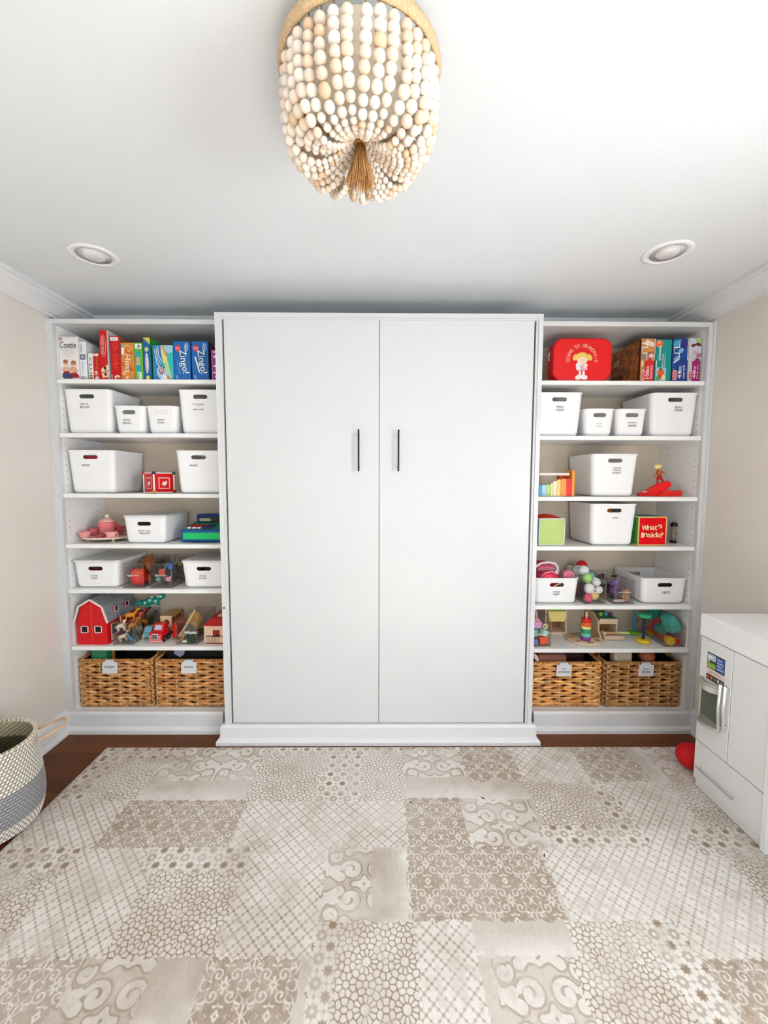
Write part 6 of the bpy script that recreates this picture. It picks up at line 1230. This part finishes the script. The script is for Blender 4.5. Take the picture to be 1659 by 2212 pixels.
# ------------------------------------------------------------------ woven belly basket at the left wall
def belly_basket():
    cx, cy = -1.5620, -.572
    t = thing('belly_basket', 'round woven floor basket with a grey middle band and rope handles by the left wall', 'basket', (cx, cy, .0012)); b = MB(); b.col = []
    prof = [(.112, .005), (.132, .014), (.166, .035), (.176, .07), (.181, .11), (.1805, .16), (.176, .21), (.170, .26), (.166, .31), (.164, .35), (.163, .368), (.159, .374)]
    S_ = [0]
    for i in range(1, len(prof)): S_.append(S_[-1]+math.hypot(prof[i][0]-prof[i-1][0], prof[i][1]-prof[i-1][1]))
    rowsN = 34; seg = 74; nat = (.98, .965, .93); grey = (.66, .66, .665); tan = (.76, .70, .62)
    mat_ = attr_mat('seagrass_weave', .85); vs, fs, cs = [], [], []
    sub = 4
    for j in range(rowsN*sub+1):
        s = S_[-1]*j/(rowsN*sub); r = np.interp(s, S_, [p[0] for p in prof]); z = np.interp(s, S_, [p[1] for p in prof]); row = j//sub; ph = (j % sub)/sub
        for k in range(seg*4):
            a = 2*PI*(k+.8*ph*2)/(seg*4); st = ((k//2)+row) % 2; bump = .0032*math.sin(PI*((j/sub) % 1))+(.0016 if st else 0)
            vs.append(((r+bump)*math.cos(a), (r+bump)*math.sin(a), z)); zf = z
            base = grey if .085 < z < .215 else nat
            dk = .52 if ph == 0 else (1.0 if st else .82)
            if base is nat and not st: base = tan
            cs.append(tuple(x*dk for x in base))
    n = seg*4; J = rowsN*sub
    for j in range(J):
        for k in range(n): fs.append((j*n+k, j*n+(k+1) % n, (j+1)*n+(k+1) % n, (j+1)*n+k))
    b.col = None; b.add(vs, fs, mat_, True); b.col = [lin(tuple(np.clip(c, 0, 1))) for c in cs]; b.build('woven_body', t)
    b = MB(); vs, fs, cs = [], [], []
    for j in range(41):       # inner wall
        f = j/40; z = .368-.35*f; r = np.interp(z, [p[1] for p in prof], [p[0] for p in prof])-.007
        for k in range(160):
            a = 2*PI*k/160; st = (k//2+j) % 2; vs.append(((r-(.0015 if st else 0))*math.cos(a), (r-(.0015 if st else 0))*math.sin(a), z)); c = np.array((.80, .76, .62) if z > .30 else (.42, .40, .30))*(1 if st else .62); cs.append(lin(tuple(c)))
    for j in range(40):
        for k in range(160): fs.append((j*160+k, j*160+(k+1) % 160, (j+1)*160+(k+1) % 160, (j+1)*160+k))
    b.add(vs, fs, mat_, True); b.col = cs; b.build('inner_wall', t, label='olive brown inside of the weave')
    b = MB(); b.cyl((0, 0, 0), (0, 0, .012), .106, m=M('4A4230', .9), n=48); b.build('base', t)
    b = MB(); b.col = []
    for k in range(110): 
        a = 2*PI*k/110; c, s_ = math.cos(a), math.sin(a); u = Vector((c, s_, 0)); p = Vector((.161*c, .161*s_, .371)); tn = Vector((-s_, c, 0))
        b.tube([p+u*.0055*math.cos(q)+Vector((0, 0, .0055*math.sin(q)))+tn*.003*math.sin(q) for q in np.linspace(0, 2*PI, 8)[:-1]], .0030, mat_, 4, closed=True, col=lin((.95, .92, .86) if k % 2 else (.80, .74, .62)))
    b.build('bound_rim', t)
    for a0 in (.62, .62+PI):     # rope handles bowed outwards
        b = MB(); b.col = []; c, s_ = math.cos(a0), math.sin(a0); u = Vector((c, s_, 0)); tn = Vector((-s_, c, 0))
        for q in (0, 1, 2):
            pts = []
            for k in range(61):
                f = k/60*PI; base = u*(.166+.098*max(0., math.sin(f))**.8)+tn*(.050*math.cos(f)*(1+.3*math.sin(f)))+Vector((0, 0, .345+.030*math.sin(f)))
                w_ = k*.55+q*2*PI/3; pts.append(base+Vector((0, 0, 1))*.0032*math.sin(w_)+(u*math.cos(f)*0+tn*math.sin(f)+u*abs(math.cos(f)))*.0032*math.cos(w_)*.7)
            b.tube(pts, .0034, mat_, 6, col=lin((.80, .68, .54)))
        b.build('rope_handle', t)
belly_basket()

# ------------------------------------------------------------------ toy kitchen and ball at the right wall
def toy_kitchen():
    xf, x1 = 1.462, XR-.018; ya, yb = -.325, -1.30; z0 = .0105
    t = thing('toy_kitchen', 'white toy kitchen with a fridge, notepad sticker and silver handles along the right wall', 'toy kitchen', (xf, -.66, z0)); ox, oy = xf, -.66
    KW = M('EDEEEE', .38, .4); KT = M('F7F7F7', .3, .4)
    def B(n, x0, x1_, y0, y1, za, zb, m=KW, r=.002, par=t, label=None):
        b = MB(); b.rbox(x0-ox, x1_-ox, min(y0, y1)-oy, max(y0, y1)-oy, za, zb, r, m, 1); return b.build(n, par, label=label)
    B('carcass', xf+.012, x1, ya, yb, .03, .705); B('plinth', xf+.008, x1-.01, ya-.004, yb, 0, .034)
    B('counter_top', xf-.004, x1, ya+.006, yb, .708, .806, KT, .003)
    B('fridge_door', xf, xf+.012, ya, -.497, .222, .704); d2 = B('fridge_door', xf, xf+.012, -.500, -.672, .222, .704)
    dr = B('drawer', xf, xf+.012, ya, -.672, .036, .218)
    B('corner_post', xf-.006, xf+.012, -.675, -.700, .0, .704, KT)
    B('oven_door', xf-.002, xf+.012, -.706, -1.02, .10, .60); B('control_panel', xf-.002, xf+.012, -.706, -1.02, .61, .70, STEEL); B('cupboard_door', xf-.002, xf+.012, -1.026, yb, .036, .704)
    b = MB(); b.rbox(xf-.004-ox, xf-.002-ox, -.98-oy, -.75-oy, .22, .48, .001, M('3C443E', .2), 1); b.build('oven_window', t)
    for y0, y1, zz in ((-.353, -.556, .106), (-.74, -.99, .56)):
        b = MB(); b.cyl((xf-.014-ox, y0-oy, zz), (xf-.014-ox, y1-oy, zz), .004, m=STEEL, n=10)
        for yy in (y0-.012, y1+.012): b.cyl((xf-ox, yy-oy, zz), (xf-.014-ox, yy-oy, zz), .003, m=STEEL, n=8)
        b.build('bar_handle', t, label='silver bar handle')
    b = MB()
    for yy, za, zb in ((-.462, .345, .545), (-.487, .360, .548)):
        b = MB(); b.cur = M('E6E7E8', .15, .6, metal=.5); b.tube([(xf-.001-ox, yy-oy, zb-.014), (xf-.012-ox, yy-oy, zb-.012), (xf-.014-ox, yy-oy, zb), (xf-.019-ox, yy-oy, (za+zb)/2), (xf-.014-ox, yy-oy, za), (xf-.012-ox, yy-oy, za+.012), (xf-.001-ox, yy-oy, za+.014)], .0058, n=10); b.build('fridge_handle', t)
    # dispenser with bowed top and bottom edges
    y0, y1, za, zb = -.344, -.455, .335, .520; n = 12
    def bow(k): return -.030*math.sin(PI*k/n)
    b = MB(); b.cur = M('B8B4AC', .3, .5, metal=.4)
    for zz, nm in ((zb, 0), (za, 1)):
        b.tube([(xf-.004+bow(k)*1.0-ox, y0+(y1-y0)*k/n-oy, zz) for k in range(n+1)], .0065, n=8)
    for yy in (y0, y1): b.cyl((xf-.005-ox, yy-oy, za), (xf-.005-ox, yy-oy, zb), .0060, n=8)
    b.build('dispenser_frame', t, label='silver bowed frame')
    b = MB(); b.cur = M('C9CAC9', .3); vs = [(xf-.004+bow(k)-ox, y0+(y1-y0)*k/n-oy, zz) for zz in (zb-.030, zb) for k in range(n+1)]; b.add(vs, [(k, k+1, n+2+k, n+1+k) for k in range(n)]); b.build('dispenser_fascia', t)
    b = MB(); b.rbox(xf-.0022-ox, xf+.0-ox, y1-oy, y0-oy, za, zb-.02, .0005, M('5E675E', .35), 1); b.build('dispenser_recess', t)
    b = MB(); b.cur = M('8A867A', .5); vs = [(xf-.004+bow(k)-ox, y0+(y1-y0)*k/n-oy, za+.004) for k in range(n+1)]+[(xf-.002-ox, y0+(y1-y0)*k/n-oy, za+.022) for k in range(n+1)]; b.add(vs, [(k, k+1, n+2+k, n+1+k) for k in range(n)]); b.build('drip_tray', t)
    MB().sph((xf-.006-ox, (y0+y1)/2-oy, zb-.040), .005, M('F2F2F0', .3), 10, 8).build('dispenser_button', t)
    # sticker: landscape photo, blue text panel, lettering and app squares
    b = MB(); s0, s1, q0, q1 = -.367, -.462, .529, .650
    def SQ(a0, a1, b0, b1, m, lv): 
        yy0, yy1 = s0+(s1-s0)*a0, s0+(s1-s0)*a1; zz0, zz1 = q0+(q1-q0)*b0, q0+(q1-q0)*b1; x = xf-.0004-.0003*lv-ox
        b.add([(x, yy0-oy, zz0), (x, yy1-oy, zz0), (x, yy1-oy, zz1), (x, yy0-oy, zz1)], [(0, 1, 2, 3)], m)
    SQ(0, 1, 0, 1, M('EBDDD9', .35), 0); SQ(0, 1, .42, 1, M('10141C', .35), 1); SQ(0, 1, 0, .20, M('10100F', .35), 1)
    SQ(.03, .50, .45, .66, M('8CB24A', .35), 2); SQ(.03, .50, .66, .96, M('B9CBE0', .35), 2); SQ(.15, .50, .64, .73, M('2F4A24', .35), 3); SQ(.06, .30, .80, .88, M('EEF2F5', .35), 3); SQ(.03, .2, .45, .52, M('B4C878', .35), 3)
    SQ(.54, .98, .46, .96, M('4A66B0', .35), 2)
    for k in range(4): SQ(.58, .92-.08*(k % 2), .52+.11*k, .57+.11*k, M('B4C2E2', .35), 3)
    for k, c in enumerate(('E8552A', 'F08A4A', '8A8A6A', 'D8D8D8', '9A9AA6')): SQ(.05+.19*k, .05+.19*k+.13, .04, .16, M(c, .35), 2)
    text(b, 'NOTEPAD', -((s0+s1)/2-oy)*1.0, q0+(q1-q0)*.31, .060, .013, xf-.0014-ox, M('C99A8E', .4), plane='left')
    b.build('notepad_sticker', t)
toy_kitchen()
b = MB(); b.cur = M('D8101A', .55, .3, bump=(200, .3)); b.sph((0, 0, .058), (.066, .066, .058), nu=32, nv=20)
tag(b.build('red_ball', loc=(1.535, -.215, .0105)), 'red ball on the floor, half hidden behind the toy kitchen', 'ball')
# ------------------------------------------------------------------ resting places of the loose small toys (x, y, z, size)
SETTLE = {
  'bead_string': (-1.0754, 0.1484, 0.5509, 1.0),
  'puzzle_figure': (1.3508, 0.2024, 0.7537, 1.0),
  'puzzle_figure.001': (1.3736, 0.2396, 0.7823, 1.0),
  'puzzle_figure.002': (1.3527, 0.2974, 0.7421, 1.0),
  'puzzle_figure.003': (1.3579, 0.3646, 0.7889, 1.0),
  'round_toy': (-1.3627, 0.1856, 0.8158, 1.0),
  'toy_animal': (-1.2119, 0.1909, 0.8184, 1.0),
  'toy_animal.001': (-1.224, 0.2449, 0.8854, 1.0),
  'toy_animal.002': (-1.1781, 0.299, 0.8317, 1.0),
  'toy_animal.003': (-1.2364, 0.3454, 0.8468, 1.0),
  'toy_animal.004': (-1.4564, 0.1756, 0.4958, 0.941),
  'toy_animal.005': (-1.4085, 0.161, 0.4952, 0.951),
  'toy_animal.006': (-1.4537, 0.1559, 0.5628, 1.0),
  'toy_animal.007': (-1.4102, 0.1938, 0.5512, 0.99),
  'toy_animal.008': (-1.4646, 0.1756, 0.5749, 1.0),
  'toy_animal.009': (-1.4338, 0.2034, 0.6053, 1.0),
  'toy_animal.010': (-1.4217, 0.2348, 0.563, 1.0),
  'toy_animal.011': (-1.4536, 0.2373, 0.5102, 1.0),
  'toy_animal.012': (-1.4084, 0.2639, 0.5105, 1.0),
  'toy_animal.013': (-1.4337, 0.2923, 0.5833, 1.0),
  'toy_animal.014': (-1.4186, 0.3062, 0.5346, 1.0),
  'toy_animal.015': (-1.4531, 0.3438, 0.5722, 1.0),
  'toy_animal.016': (-1.4253, 0.3717, 0.5063, 1.0),
  'toy_ball': (1.1857, 0.1644, 0.7499, 0.97),
  'toy_ball.001': (1.2335, 0.2047, 0.7597, 1.0),
  'toy_ball.002': (1.1934, 0.1694, 0.8033, 0.961),
  'toy_ball.003': (1.1892, 0.1907, 0.857, 0.98),
  'toy_ball.004': (1.2303, 0.1626, 0.8415, 1.0),
  'toy_ball.005': (1.2449, 0.1644, 0.7981, 1.0),
  'toy_ball.006': (1.2408, 0.2093, 0.8336, 1.0),
  'toy_ball.007': (1.2417, 0.2614, 0.8532, 1.0),
  'toy_ball.008': (1.1928, 0.2412, 0.8909, 0.98),
  'toy_ball.009': (1.1936, 0.3058, 0.8786, 0.99),
  'toy_ball.010': (1.2411, 0.3161, 0.8413, 1.0),
  'toy_ball.011': (1.2347, 0.3531, 0.8957, 1.0),
  'toy_ball.012': (1.1869, 0.3964, 0.8663, 1.0),
  'toy_ball.013': (1.198, 0.2369, 0.8066, 1.0),
  'toy_ball.014': (1.2107, 0.3303, 0.7556, 1.0),
  'toy_ball.015': (1.2124, 0.2691, 0.7552, 1.0),
  'toy_block.001': (0.8891, 0.1809, 0.522, 1.0),
  'toy_block.002': (0.9347, 0.159, 0.5339, 1.0),
  'toy_block.004': (0.9451, 0.1754, 0.4812, 1.0),
  'toy_block.005': (0.9191, 0.2184, 0.4852, 1.0),
  'toy_bush': (-1.0596, 0.1653, 0.4937, 1.0),
  'toy_bush.001': (-1.0964, 0.2084, 0.4932, 1.0),
  'toy_bush.002': (-1.0579, 0.2627, 0.4935, 1.0),
  'toy_car.003': (0.9061, 0.1878, 0.5931, 1.0),
  'toy_dinosaur': (-1.3737, 0.3217, 0.6848, 1.0),
  'toy_figure': (-1.3746, 0.2712, 0.8138, 0.97),
  'toy_figure.001': (-1.3397, 0.255, 0.8811, 0.98),
  'toy_figure.002': (-1.3595, 0.3815, 0.8319, 0.904),
  'toy_figure.003': (-1.3679, 0.3479, 0.9105, 0.99),
  'toy_figure.004': (-1.3553, 0.3644, 0.8762, 0.869),
  'toy_figure.005': (-1.394, 0.2344, 0.8759, 0.99),
  'toy_figure.006': (-1.3297, 0.2122, 0.849, 0.98),
  'toy_figure.007': (-1.3507, 0.2963, 0.8889, 0.97),
  'toy_figure.008': (-1.2489, 0.1671, 0.8418, 1.0),
  'toy_figure.009': (-1.2325, 0.1804, 0.8686, 1.0),
  'toy_figure.011': (-1.1927, 0.199, 0.8999, 1.0),
  'toy_figure.012': (-1.1779, 0.2879, 0.9001, 1.0),
  'toy_figure.013': (-1.2431, 0.2206, 0.8162, 1.0),
  'toy_figure.014': (-1.1814, 0.2432, 0.8636, 1.0),
  'toy_figure.015': (-1.2144, 0.2775, 0.8305, 1.0),
  'toy_shape': (1.6893, 0.1829, 0.553, 1.0),
  'toy_shape.001': (1.6539, 0.2307, 0.5481, 1.0),
  'toy_shape.002': (1.6563, 0.3177, 0.5776, 0.783),
  'toy_shape.003': (1.6785, 0.2727, 0.5383, 0.849),
  'toy_shape.004': (1.6822, 0.2003, 0.4782, 1.0),
  'toy_shape.005': (1.6568, 0.1516, 0.5064, 1.0),
  'toy_shape.006': (1.6423, 0.3076, 0.4956, 1.0),
  'toy_spoon': (1.3588, 0.1597, 0.7232, 1.0),
  'toy_stick': (0.9244, 0.2145, 0.5957, 1.0),
  'wire_puzzle': (1.4027, 0.1703, 0.7398, 1.0),
  'wooden_stick': (-1.0837, 0.1375, 0.5176, 1.0),
  'wooden_stick.001': (-1.0911, 0.1266, 0.4808, 1.0),
  'wooden_stick.002': (-1.0816, 0.135, 0.486, 1.0),
  'wooden_wedge': (-1.0931, 0.2591, 0.5614, 1.0),
}
for n_, (x_, y_, z_, s_) in SETTLE.items():
    o = bpy.data.objects.get(n_)
    if o: o.location = (x_, y_, z_); o.scale = (s_, s_, s_)
